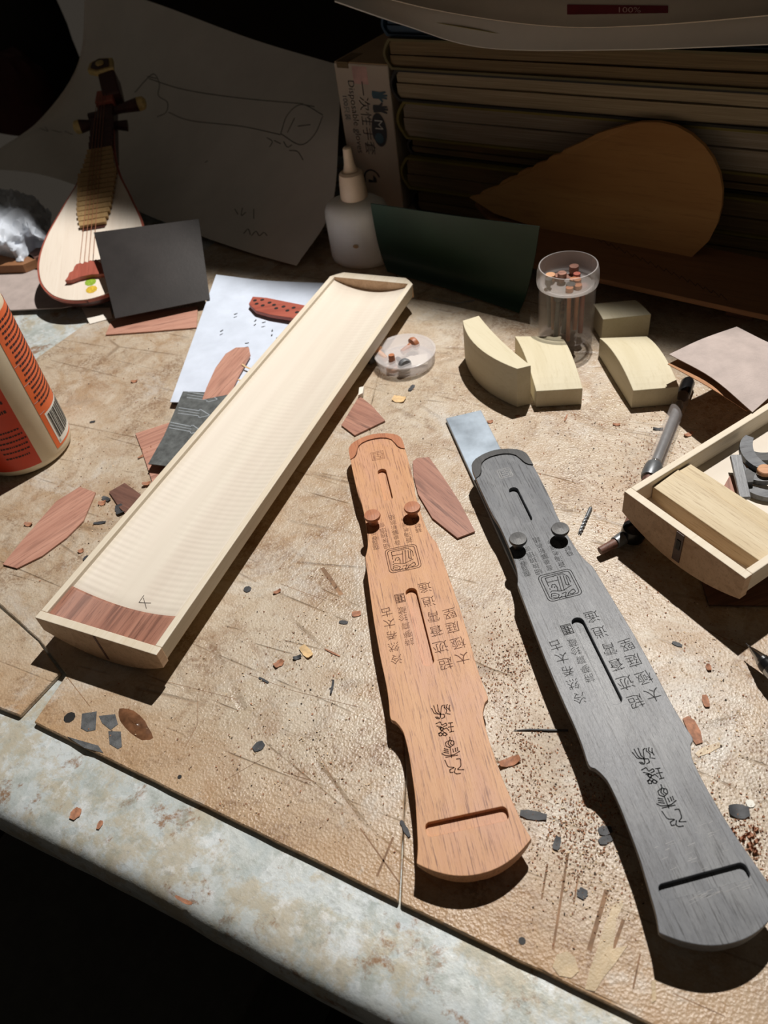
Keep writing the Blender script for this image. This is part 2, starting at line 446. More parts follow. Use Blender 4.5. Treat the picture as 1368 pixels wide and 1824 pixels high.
def sheet(name, grid, mat, n=6, th=0.0004, parent=None, loc=None, crumple=0.0):
    """a bent sheet through a grid of world points (rows x cols), with real thickness"""
    rows = [crspl(r_, n) for r_ in grid]
    cols = [crspl([r_[j] for r_ in rows], n) for j in range(len(rows[0]))]
    nr, nc = len(cols[0]), len(cols)
    base = loc if loc is not None else sum((c[0] for c in cols), Vector()) / nc
    top = [cols[j][i] - base for i in range(nr) for j in range(nc)]
    fs = [(i * nc + j, i * nc + j + 1, (i + 1) * nc + j + 1, (i + 1) * nc + j) for i in range(nr - 1) for j in range(nc - 1)]
    nrm = []
    for i in range(nr):
        for j in range(nc):
            a = top[i * nc + min(j + 1, nc - 1)] - top[i * nc + max(j - 1, 0)]; b = top[min(i + 1, nr - 1) * nc + j] - top[max(i - 1, 0) * nc + j]
            nrm.append(a.cross(b).normalized())
    if crumple:
        for k, v in enumerate(top):
            q = (v + base) * 34
            top[k] = v + nrm[k] * crumple * (1.6 * abs(noise.noise(q)) + 1.0 * abs(noise.noise(q * 2.3 + Vector((3, 1, 7)))) + 0.5 * abs(noise.noise(q * 5.1)) - 0.8)
    mb = MB(); mb.add(top, fs)
    low = [v - n_ * th for v, n_ in zip(top, nrm)]
    mb.add(low, [f[::-1] for f in fs])
    edge = [i for i in range(nc)] + [i * nc + nc - 1 for i in range(1, nr)] + [(nr - 1) * nc + j for j in range(nc - 2, -1, -1)] + [i * nc for i in range(nr - 2, 0, -1)]
    m_ = len(edge)
    mb.add([top[e] for e in edge] + [low[e] for e in edge], [(k, (k + 1) % m_, m_ + (k + 1) % m_, m_ + k) for k in range(m_)])
    me = mesh(name, mb.v, mb.f, mat, True)
    o = link(name, me, parent, base)
    bvh = BVHTree.FromPolygons([v + base for v in top], fs)
    return o, bvh
def oncyl(px, py, c, r_):                    # photo ray onto an upright cylinder
    d = ray(px, py); ex, ey = EYE.x - c[0], EYE.y - c[1]
    A, B, C = d.x ** 2 + d.y ** 2, 2 * (ex * d.x + ey * d.y), ex * ex + ey * ey - r_ * r_
    q = B * B - 4 * A * C
    t = (-B - math.sqrt(max(q, 0))) / (2 * A)
    p = EYE + d * t
    return math.atan2(p.y - c[1], p.x - c[0]), p.z

# ================================================================== setting
e0, e1 = G(100, 1514, -0.004), G(650, 1806, -0.004)
EDA = math.atan2(e1.y - e0.y, e1.x - e0.x)
bench = thing('workbench', 'workbench covered with stained zinc sheet metal, rounded front edge', 'workbench', (e0.x, e0.y, 0), EDA)
prof = [(0.93, -0.004), (0.5, -0.004), (0.03, -0.004), (0.016, -0.0042), (0.010, -0.0052), (0.0060, -0.0070), (0.0030, -0.0098), (0.0012, -0.0135), (0.0003, -0.018), (0.0, -0.024), (0.0008, -0.034)]
mb = MB(); NX = 160; xs = [-0.60 + 1.50 * i / (NX - 1) for i in range(NX)]
vs = []
for i, x in enumerate(xs):
    k = 0.0016 * noise.noise((x * 9, 0, 0)) + 0.0007 * noise.noise((x * 45, 0, 3))
    for j, (y, z) in enumerate(prof):
        q_ = min(1, max(0, (j - 2) / 3)); vs.append((x, y + k * q_, z + 0.4 * k * q_))
n = len(prof)
mb.add(vs, [(i * n + j, (i + 1) * n + j, (i + 1) * n + j + 1, i * n + j + 1) for i in range(NX - 1) for j in range(n - 1)])
mb.build('zinc_top', 'zinc_sheet', bench, True)
MB().box((-0.60, 0.03, -0.06), (0.9, 0.93, -0.0060)).build('apron', 'bench_apron', bench)
for x in (-0.55, 0.85):
    for y in (0.05, 0.88):
        MB().box((x - 0.03, y - 0.03, -0.75), (x + 0.03, y + 0.03, -0.06)).build('leg', 'bench_apron', bench)
# floor and wall
fl = MB().box((-3, -2, -0.77), (3, 3, -0.75)).build('floor', 'floor_dark'); tag(fl, 'dark floor below the workbench', kind='structure')
wl = MB().box((-1.5, 0, -0.75), (1.5, 0.05, 1.9)).build('wall_back', 'dark_wall', None, False, NW * 1.17, (0, 0, R(-40)))
tag(wl, 'dark back wall behind the bench', kind='structure')
# crate under the bench front
c = G(150, 1690, -0.42)
cr_ = thing('storage_crate', 'dim grey storage crate on the floor below the bench front', 'crate', (c.x, c.y, -0.75), R(-34))
cb = MB().box((-0.17, -0.12, 0), (0.17, 0.12, 0.30)).build('crate_body', 'crate_grey', cr_, bevel=0.01)
MB().box((-0.18, -0.13, 0.30), (0.18, 0.13, 0.325)).build('lid', 'crate_grey', cr_, bevel=0.006)
MB().box((-0.03, -0.136, 0.285), (0.03, -0.12, 0.318)).build('latch', 'bench_apron', cr_, bevel=0.003)

# fibreboard sheets lying on the zinc
f0, f1 = G(58, 1287), G(1130, 1816)
FA = math.atan2(f1.y - f0.y, f1.x - f0.x)
FO = G(712, 1608)
def board(pix, label):
    o = link('fibreboard_sheet', None, None, (FO.x, FO.y, -0.004), (0, 0, FA)); L_ = inv(o)
    P = [L_(p if isinstance(p, Vector) else G(*p)) for p in pix]
    # ragged outline
    Q = []
    for a, b in zip(P, P[1:] + P[:1]):
        d = b - a; k = max(1, min(40, int(d.length / 0.012)))
        nr = Vector((-d.y, d.x, 0)).normalized()
        for i in range(k):
            q = a + d * (i / k)
            if i: q = q + nr * 0.0006 * noise.noise((q.x * 90, q.y * 90, 1))
            Q.append(q)
    bpy.data.objects.remove(o)
    mb = MB(); mb.prism([(q.x, q.y) for q in Q], 0.0, 0.004)
    o = mb.build('fibreboard_sheet', 'fibreboard', None, False, (FO.x, FO.y, -0.004), (0, 0, FA), bevel=0.0007, seg=1)
    return tag(o, label, 'board', 'fibreboard sheets on the bench')
SD = (G(722, 1390) - G(711.5, 1607)).normalized(); SEAM = G(711.5, 1607) + SD * 0.62
mid_board = board([(60, 1286), (118, 1201), (70, 1140), (-60, 1022), (-140, 840), (66, 637), (150, 578), (212, 554), (300, 500), (420, 400), (655, 400), (712, 500), (690, 600), (655, 745), (668, 830), (712, 1150), (722, 1390), (709.5, 1606)],
      'scratched tan fibreboard sheet under the long tray')
right_board = board([(714, 1608.5), (723, 1390), (712.4, 1150), (668.4, 830), (655.4, 745), (690.4, 600), (712.4, 500), (655.4, 400), G(655.4, 400) + Vector((0.05, 0.1, 0)), G(1368, 560) + Vector((0.05, 0.25, 0)), G(1368, 900) + Vector((0.25, 0, 0)), G(1500, 1990)],
      'scratched tan fibreboard sheet under the two zithers')
board([(-40, 1245), (34, 1274), (107, 1197), (67, 1142), (-64, 1027)], 'small corner of fibreboard at the left edge of the bench')
# a hole, tape scraps and resin on the boards
for px, py, rr in ((124, 1278, 0.0035), (930, 1676, 0.0016), (320, 1384, 0.0012)):
    p = G(px, py)
    o = MB().lathe([(rr * (0.9 + 0.2 * (k % 2)), z) for k, z in enumerate((0.00005, 0.0002))], 9).build('nail_hole', 'ink_black', None, False, p)
    adopt(o, mid_board if px < 700 else right_board)
for pix, lab in (([(146, 1271), (172, 1267), (170, 1300), (155, 1303), (144, 1297)], 'left scrap of grey tape stuck beside the hole'),
                 ([(176, 1275), (205, 1272), (210, 1290), (197, 1300), (182, 1288)], 'upper scrap of grey tape next to the resin blob'),
                 ([(193, 1302), (215, 1303), (217, 1330), (210, 1334), (195, 1325)], 'lower scrap of grey tape near the board edge'),
                 ([(120, 1312), (140, 1318), (175, 1328), (184, 1341), (150, 1332)], 'long dark tape smear along the front board edge')):
    slab('tape_scrap', pix, 0.0, 0.0003, 'duct_tape', lab, 'tape', R(20), 'tape scraps on the fibreboard')
p = G(240, 1290)
mb = MB()
vs, fs = [], []
NR, NA = 6, 18
for i in range(NR + 1):
    for k in range(NA):
        a = 2 * math.pi * k / NA; rr = i / NR
        q = 0.9 + 0.14 * noise.noise((math.cos(a) * 1.5, math.sin(a) * 1.5, 2))
        x, y = rr * q * 0.019 * math.cos(a), rr * q * 0.006 * math.sin(a)
        vs.append((x, y, 0.0016 * (1 - rr ** 2) * (0.7 + 0.6 * noise.noise((x * 300, y * 300, 0)))))
for i in range(NR):
    for k in range(NA): fs.append((i * NA + k, i * NA + (k + 1) % NA, (i + 1) * NA + (k + 1) % NA, (i + 1) * NA + k))
mb.add(vs, fs)
o = mb.build('resin_blob', 'resin', None, True, p, (0, 0, R(-50))); tag(o, 'glossy brown resin blob'); adopt(o, mid_board)

for pix, lab in (([(984, 1722), (992, 1700), (1010, 1694), (1024, 1704), (1031, 1730), (1018, 1742), (996, 1738)], 'round pale dried glue patch near the front of the right fibreboard'),
                 ([(1042, 1762), (1050, 1728), (1064, 1690), (1076, 1650), (1092, 1612), (1108, 1603), (1110, 1612), (1098, 1640), (1092, 1690), (1118, 1684), (1096, 1716), (1076, 1740), (1060, 1766)], 'long pale dried glue streak between the guqin heads'),
                 ([(1160, 1748), (1168, 1746), (1168, 1782), (1162, 1786)], 'short dried glue dribble below the black guqin head'),
                 ([(1238, 1342), (1250, 1332), (1280, 1322), (1288, 1328), (1262, 1342), (1244, 1348)], 'whitish dried glue scrape right of the black guqin')):
    adopt(slab('glue_smear', pix, 0.0, 0.00035, 'glue_dry', lab, 'glue', 0), right_board)
def scratch(pxs, wd, n_=1):
    p_ = mid_board if pxs[0][0] < 700 else right_board
    L_ = inv(p_); q = [L_(G(*a_)) for a_ in pxs]
    MB().ribbons([[(v.x, v.y) for v in q]], wd, 0.00406).build('scratch', 'gouge_brown', p_)
for pxs, wd in (([(642, 1476), (711, 1572)], 0.0008), ([(700, 1492), (672, 1560)], 0.0012), ([(300, 1215), (420, 1245)], 0.0003), ([(352, 1240), (352, 1290), (330, 1330)], 0.0003), ([(600, 1045), (560, 1085)], 0.0004), ([(575, 1013), (607, 1058)], 0.0030),
                ([(500, 1040), (580, 1070)], 0.0003), ([(118, 1204), (160, 1258)], 0.0004), ([(505, 1375), (560, 1392)], 0.0004), ([(440, 1200), (520, 1230), (640, 1260)], 0.0003), ([(560, 1330), (600, 1400)], 0.0004), ([(400, 1390), (470, 1350)], 0.0003),
                ([(1012, 1520), (1004, 1570), (985, 1690)], 0.0012), ([(1080, 1588), (1050, 1690)], 0.0022), ([(1110, 1640), (1085, 1710)], 0.0016), ([(975, 1540), (965, 1600)], 0.0010), ([(1140, 1700), (1128, 1760)], 0.0008), ([(1030, 1560), (1022, 1610)], 0.0008), ([(1200, 1770), (1290, 1810)], 0.0004), ([(1255, 1120), (1340, 1160)], 0.0004)):
    scratch(pxs, wd)

# ================================================================== guqin models
HWT = [(15, 21.7), (25, 21.8), (37, 21.9), (61, 21.5), (68, 21.0), (74, 20.2), (83, 20.0), (96, 20.1), (112, 21.0), (120, 22.2), (126, 24.0), (130, 25.2), (145, 25.9), (158, 26.5), (175, 27.2), (190, 27.7), (213, 27.8), (233, 27.5),
       (245, 27.9), (255.5, 28.7), (258.5, 26.2), (263, 24.0), (268, 22.8), (280, 22.4), (290, 22.8), (305, 23.7), (321, 25.8), (331, 27.3), (338.5, 29.3)]
TAIL = [(-0.5, 0), (0.0, 5), (1.3, 10), (4.2, 16), (7, 19), (10.5, 21)]
HEAD = [(350 - 11.2 * (v / 29.2) ** 2.1, v) for v in (28.6, 26.5, 24, 21, 18, 15, 12, 9, 6, 3, 0)]
def smooth_tab():
    P = [Vector((a, b, 0)) for a, b in HWT]
    out = []
    for i, q in enumerate(crspl(P, 4)): out.append((q.x, q.y))
    return out
HALF = TAIL + smooth_tab() + HEAD
def hw(u):
    for (a, b), (c, d) in zip(HALF, HALF[1:]):
        if a <= u <= c: return b + (d - b) * (u - a) / max(1e-6, c - a)
    return 0
MMU = 0.001
def stadium(u0, u1, v0, v1, r_, n=6):
    out = []
    for cx, cy, a0 in ((u1 - r_, v1 - r_, 0), (u0 + r_, v1 - r_, 90), (u0 + r_, v0 + r_, 180), (u1 - r_, v0 + r_, 270)):
        for k in range(n + 1):
            a = R(a0 + 90 * k / n); out.append((cx + r_ * math.cos(a), cy + r_ * math.sin(a)))
    return out
SLOT1, SLOT2, SLOT3 = stadium(42, 78, -3.3, 3.3, 3.29), stadium(164, 226, -3.7, 3.7, 3.69), stadium(319.5, 327, -21.5, 21.5, 2.6)
def plate_mesh(mat):
    cu = bpy.data.curves.new('plate', 'CURVE'); cu.dimensions = '2D'; cu.fill_mode = 'BOTH'; cu.extrude = 0.0015
    cu.bevel_depth = 0.0003; cu.bevel_resolution = 1; cu.offset = -0.0003
    outl = [(u, v) for u, v in HALF] + [(u, -v) for u, v in HALF[-2:0:-1]]
    for poly in (outl, SLOT1, SLOT2, SLOT3):
        sp_ = cu.splines.new('POLY'); sp_.points.add(len(poly) - 1); sp_.use_cyclic_u = True
        for q, (u, v) in zip(sp_.points, poly): q.co = (u * MMU, v * MMU, 0, 1)
    o = bpy.data.objects.new('plate_tmp', cu); COL.objects.link(o)
    dg = bpy.context.evaluated_depsgraph_get()
    me = bpy.data.meshes.new_from_object(o.evaluated_get(dg))
    vs = [(v.co.x, v.co.y, v.co.z - 0.0018) for v in me.vertices]; fs = [tuple(p.vertices) for p in me.polygons]
    bpy.data.objects.remove(o); bpy.data.curves.remove(cu); bpy.data.meshes.remove(me)
    return vs, fs
def dome_mesh(depth, edge):
    us = [-0.3 + 350.1 * (0.5 - 0.5 * math.cos(math.pi * i / 140)) for i in range(141)] + [255.5, 258.5, 263]
    us = sorted(us); nv = 13; vs, fs = [], []
    for u in us:
        wv = max(hw(u) - 0.35, 0.05)
        wref = 29.3 if u > 338.5 else (21.7 if u < 15 else max(wv, 0.05))
        g_ = 1.0
        if u > 318: g_ = 1 - 0.62 * ((u - 318) / 32) ** 1.6
        if u < 26: g_ = 1 - 0.6 * ((26 - u) / 26.5) ** 1.6
        for k in range(nv):
            s_ = -1 + 2 * k / (nv - 1)
            q_ = max(0.0, 1 - (wv * s_ / wref) ** 2)
            vs.append((u * MMU, wv * s_ * MMU, -edge - (depth - edge) * q_ ** 0.8 * g_))
        vs.append((u * MMU, wv * MMU, -0.003)); vs.append((u * MMU, -wv * MMU, -0.003))
    n_ = nv + 2
    for i in range(len(us) - 1):
        a, b = i * n_, (i + 1) * n_
        for k in range(n_): fs.append((a + k, b + k, b + (k + 1) % n_, a + (k + 1) % n_))
    fs += [tuple(range(n_)), tuple((len(us) - 1) * n_ + k for k in range(n_))]
    return vs, fs
# frame of the brown one from the photo: axis through tail and head
BZ, KZ = 0.016, 0.0205
def z1(x, y): return 600 + x / 4.275, 760 + y / 4.275
def z3(x, y): return 680 + x / 4.56, 1220 + y / 4.56
_A = G(*z1(300, 62), BZ); _B = G(*z3(740, 1545), BZ)
_ax = (_B - _A).normalized(); _vv = Vector((-_ax.y, _ax.x, 0))
tail_c = _A + _vv * -0.0026; head_c = _A + _ax * 0.35 + _vv * 0.0034
BANG = math.atan2((head_c - tail_c).y, (head_c - tail_c).x)
def brown_local(px, py):
    q = G(px, py, BZ) - tail_c; c_, s_ = math.cos(BANG), math.sin(BANG)
    return (q.x * c_ + q.y * s_, -q.x * s_ + q.y * c_)
# the black one: rigid fit over matching points
PA = [(680.7, 834), (698.2, 884), (685.4, 981), (740.4, 968.2), (752, 1009), (694.7, 1021.5), (732.9, 1046.5), (772.9, 1177.9), (695, 1279.6), (868, 1243.4), (813.8, 1379), (758.5, 1467.8), (899.3, 1434.9), (742.5, 1540), (720.5, 801.6), (624.6, 819.6)]
PB = [(914.5, 869.7), (946, 924.2), (959, 1026.4), (1018.6, 1012.4), (1037.3, 1056.8), (978.8, 1072), (1029.9, 1100.6), (1107, 1246.4), (1048, 1360.9), (1229, 1315.6), (1208, 1467), (1170, 1570), (1322.7, 1530.6), (1171.4, 1655.2), (949.6, 834), (849.7, 856)]
la = [Vector(brown_local(*q)) for q in PA]; wb = [G(*q, KZ).xy for q in PB]
ca, cb_ = sum(la, Vector((0, 0))) / len(la), sum(wb, Vector((0, 0))) / len(wb)
sx_ = sum((a - ca).dot(b - cb_) for a, b in zip(la, wb)); sy_ = sum((a - ca).x * (b - cb_).y - (a - ca).y * (b - cb_).x for a, b in zip(la, wb))
KANG = math.atan2(sy_, sx_)
kc_, ks_ = math.cos(KANG), math.sin(KANG)
KPOS = Vector((cb_.x - (ca.x * kc_ - ca.y * ks_), cb_.y - (ca.x * ks_ + ca.y * kc_), KZ))

SEAL4 = [[(398,192),(420,235),(470,240)],[(415,170),(432,222),(455,238)],[(445,162),(452,215),(475,240)],[(495,165),(478,175),(470,250)],[(430,262),(440,275),(462,277),(470,260),(465,235)],[(440,262),(455,268)],[(480,240),(500,240),(503,265),(480,275)],[(505,165),(500,185),(522,205),(515,235)],[(525,160),(515,185),(540,200)],[(545,165),(540,190),(548,215)],[(525,235),(548,240)],
 [(432,318),(470,300),(480,330),(515,310),(522,330),(495,340)],[(440,335),(480,345)],[(455,350),(500,352),(460,400)],[(465,360),(525,405)],[(478,345),(492,352),(490,370),(474,372),(470,358),(478,345)],[(455,395),(470,388),(485,400),(480,415),(460,416),(455,395)],[(490,395),(508,388),(522,402),(512,415),(494,412),(490,395)],[(500,360),(520,350),(538,372)],[(535,312),(568,308)],[(550,311),(560,382)],[(532,345),(575,340)],[(545,385),(578,378)],
 [(545,425),(548,450),(510,470),(515,500),(545,510),(580,485),(578,458),(548,450)],[(540,460),(530,480),(548,497)],[(560,455),(550,478),(566,490)],[(548,510),(560,592)],[(500,520),(532,527)],[(498,535),(535,541)],[(496,550),(538,556)],[(570,522),(577,548)],[(590,516),(594,542)],[(606,510),(610,535)],[(482,560),(510,576),(580,570),(625,540)],[(512,590),(610,572)],
 [(505,612),(530,668),(585,672),(545,690),(548,715),(570,712)],[(592,680),(580,712),(600,725),(632,720)],[(600,604),(632,600),(637,660),(605,690),(660,690)]]
EMB = [[(415,955),(420,985),(500,968)],[(415,955),(480,940)],[(420,985),(425,1010)],[(480,940),(540,925),(575,945),(582,985)],[(445,1020),(450,1000),(470,995),(482,1015),(482,1040)],[(500,945),(505,1040)],[(520,940),(526,1040)],[(542,940),(548,1000)],[(560,945),(567,1005)],[(548,1000),(567,1005)],[(428,1052),(440,1042),(510,1045),(580,1008)],[(430,1085),(432,1062),(455,1058),(486,1068),(470,1092),(440,1088)],[(505,1062),(538,1050),(520,1085),(545,1092)],[(540,1080),(550,1058),(590,1030),(602,1050),(575,1066),(560,1060)],[(480,1095),(500,1080)],[(462,1020),(470,1012)],[(430,1025),(430,1035)],[(440,1075),(462,1076)]]
def guqin(pos, ang, wood_m, trim_m, peg_m, ink_m, label, light_ink):
    t = thing('guqin_model', label, 'guqin', (pos.x, pos.y, pos.z - 0.016), ang)
    mb = MB()
    vs, fs = plate_mesh(wood_m); mb.add([(x, y, z + 0.016) for x, y, z in vs], fs)
    vs, fs = dome_mesh(0.0158, 0.0042); mb.add([(x, y, z + 0.016) for x, y, z in vs], fs)
    mb.build('body', wood_m, t, True)
    # tail trim with its scalloped inner edge
    outer = [(24.5, -21.9), (15, -21.8), (10.5, -21.1), (7, -19.1), (4.2, -16.1), (1.3, -10.1), (0, -5), (-0.6, 0), (0, 5), (1.3, 10.1), (4.2, 16.1), (7, 19.1), (10.5, 21.1), (15, 21.8), (24.5, 21.9)]
    inner = [(22.5, 18.5), (18.5, 16.2), (12.5, 14.6), (8.2, 11.5), (5.6, 6), (5.0, 0), (5.6, -6), (8.2, -11.5), (12.5, -14.6), (18.5, -16.2), (22.5, -18.5)]
    n_ = len(outer); mid = [(o_[0] * 0, 0) for o_ in outer]
    innr = [(24.5, 21.7)] + inner + [(24.5, -21.7)]
    innr = innr[::-1]
    # resample the inner curve to match the outer count
    ic = crspl([(a, b, 0) for a, b in innr], 6)
    ir = [ic[round(k * (len(ic) - 1) / (n_ - 1))] for k in range(n_)]
    vs, fs = [], []
    for z_ in (0.0161, 0.0169):
        vs += [(a * MMU, b * MMU, z_) for a, b in outer] + [(q.x * MMU, q.y * MMU, z_) for q in ir]
    for k in range(n_ - 1):
        fs += [(2 * n_ + k, 2 * n_ + k + 1, 3 * n_ + k + 1, 3 * n_ + k), (k, k + 1, 2 * n_ + k + 1, 2 * n_ + k), (n_ + k, n_ + k + 1, 3 * n_ + k + 1, 3 * n_ + k)]
    MB().add(vs, fs).build('tail_trim', trim_m, t, True)
    gl = MB().ribbons([[(q.x * MMU + 0.00035, q.y * MMU) for q in crspl([(a, b, 0) for a, b in inner], 4)]], 0.0007, 0.01606)
    gl.build('trim_groove', ink_m, t)
    for s_ in (-1, 1):
        MB().lathe([(0.0035, 0), (0.0030, 0.003), (0.0031, 0.0052), (0.0056, 0.0064), (0.0060, 0.0078), (0.0056, 0.0090), (0.0, 0.0093)], 28, c=(0, 0, 0)).build('foot_peg', peg_m, t, True, (0.0985, s_ * 0.0145, 0.016))
    zi = 0.01606
    def chars(col, u_hi, u_lo, v, size, jit=0.4):
        mb = MB(); n_ = len(col)
        for i, ch in enumerate(col):
            u = u_hi - (u_hi - u_lo) * (i / max(1, n_ - 1)); a = R(random.uniform(-5, 5)); du = random.uniform(-jit, jit)
            cu, su = math.cos(a), math.sin(a)
            k = random.uniform(0.95, 1.12)
            add_text(mb, ch, size * MMU, lambda x, y, u=u, du=du, cu=cu, su=su, k=k: ((u + du) * MMU + (y * cu + x * su) * k, (v + du) * MMU - (x * cu - y * su) * k, zi))
        return mb
    random.seed(3)
    for col, a, b, v, sz in (('泠然希太古', 216, 179, -18.6, 7.8), ('詩夢齋珍藏', 205.5, 180, -8.6, 5.6), ('超迹蒼霄逍遙', 226, 165.5, 9.6, 9.0), ('太極庭堅', 225, 190, 20.2, 8.6),
                             ('靄靄春風', 121.5, 107.5, -16.2, 4.8), ('細琅琅環佩', 122, 101.5, -9.0, 4.8), ('音垂簾新燕語', 121.5, 95.5, -0.9, 4.8), ('蒼海老龍吟', 121, 100, 7.1, 4.8), ('蘇軾記', 113.5, 104, 15.4, 4.6)):
        chars(col, a, b, v, sz).build('inscription', ink_m, t)
    loc4 = [[brown_local(*z3(x, y)) for x, y in ln] for ln in SEAL4]
    cv = sum(p[1] for l in loc4 for p in l) / sum(len(l) for l in loc4)
    MB().ribbons([chaikin([(p[0], p[1] - cv + 0.0004) for p in l]) for l in loc4], 0.00055, zi).build('seal_script_name', ink_m, t)
    em = [[brown_local(*z1(x, y)) for x, y in ln] for ln in EMB]
    fr = []
    for g_, r_ in ((0, 3.0), (1.5, 2.2)):
        st = stadium(126 + g_, 148 - g_, -11 + g_, 11 - g_, r_, 4); fr.append([(a * MMU, b * MMU) for a, b in st + st[:1]])
    mb = MB().ribbons([chaikin(l) for l in em], 0.0005, zi)
    mb.ribbons(fr, 0.0005, zi); mb.build('seal_emblem', ink_m, t)
    # small square seals
    mb = MB(); st = [(21, -5), (30.5, -5), (30.5, 4.6), (21, 4.6), (21, -5)]
    st = [[(a * MMU, b * MMU) for a, b in st]]
    for a, b, c_, d in ((22, -3.5, 29.6, -3.5), (22.5, -3.5, 22.5, 3.6), (24.6, -2, 24.6, 3.6), (26.8, -3.2, 26.8, 2.8), (29, -3.2, 29, 3.6), (22, 0, 26.8, 0), (26.8, 1.6, 29, 1.6), (24, 3.6, 29.4, 3.6)):
        st.append([(a * MMU, b * MMU), (c_ * MMU, d * MMU)])
    mb.ribbons(st, 0.00045, zi).build('tail_seal', light_ink, t)
    mb = MB(); st = [[(a * MMU, b * MMU) for a, b in ((167.2, -11), (174, -11), (174, -5), (167.2, -5), (167.2, -11))]]
    for k in range(5): st.append([((168.2 + k * 1.2) * MMU, -0.0104), ((168.2 + k * 1.2) * MMU, -0.0056 - 0.001 * (k % 2))])
    st += [[(0.168, -0.0090), (0.1735, -0.0090)], [(0.168, -0.0072), (0.1735, -0.0072)]]
    mb.ribbons(st, 0.0005, zi).build('small_seal', ink_m, t)
    return t
guqin(Vector((tail_c.x, tail_c.y, BZ)), BANG, 'brown_wood', 'brown_wood_dark', 'brown_wood_dark', 'engraving_brown',
      'reddish-brown carved wooden guqin model lying back up, left of the black one', 'groove_mid')
black_gq = guqin(KPOS, KANG, 'ebony', 'ebony_dark', 'ebony_dark', 'engraving_black',
      'black wooden guqin model lying back up on a steel bar', 'groove_light')
random.seed(31); mb = MB()
for k in range(46):
    u0 = random.choice((random.gauss(311, 4), random.gauss(329, 1.2), random.gauss(302, 3))); v0 = random.uniform(-17, 16)
    l_ = random.uniform(1.0, 5.0)
    mb.ribbons([[(u0 * MMU, v0 * MMU), ((u0 - 0.12 * l_ + random.uniform(-0.3, 0.3)) * MMU, (v0 + l_) * MMU)]], random.uniform(0.00012, 0.0003), 0.01604)
o = mb.build('scuff_marks', 'groove_light', black_gq); o['kind'] = 'stuff'
# steel bar under the black guqin
p0, p1, p2 = G(794, 745, 0.004), G(857, 731, 0.004), G(840, 847, 0.004)
d = (p2 - p0).normalized(); wd = (p1 - p0 - d * (p1 - p0).dot(d)).length
a_ = math.atan2(d.y, d.x)
sb = MB().box((0, 0, 0), (0.20, wd, 0.004)).build('steel_bar', 'steel', None, False, (p0.x, p0.y, 0.0002), (0, 0, a_), bevel=0.0006)
tag(sb, 'flat polished steel bar sticking out under the tail of the black guqin', 'steel bar')

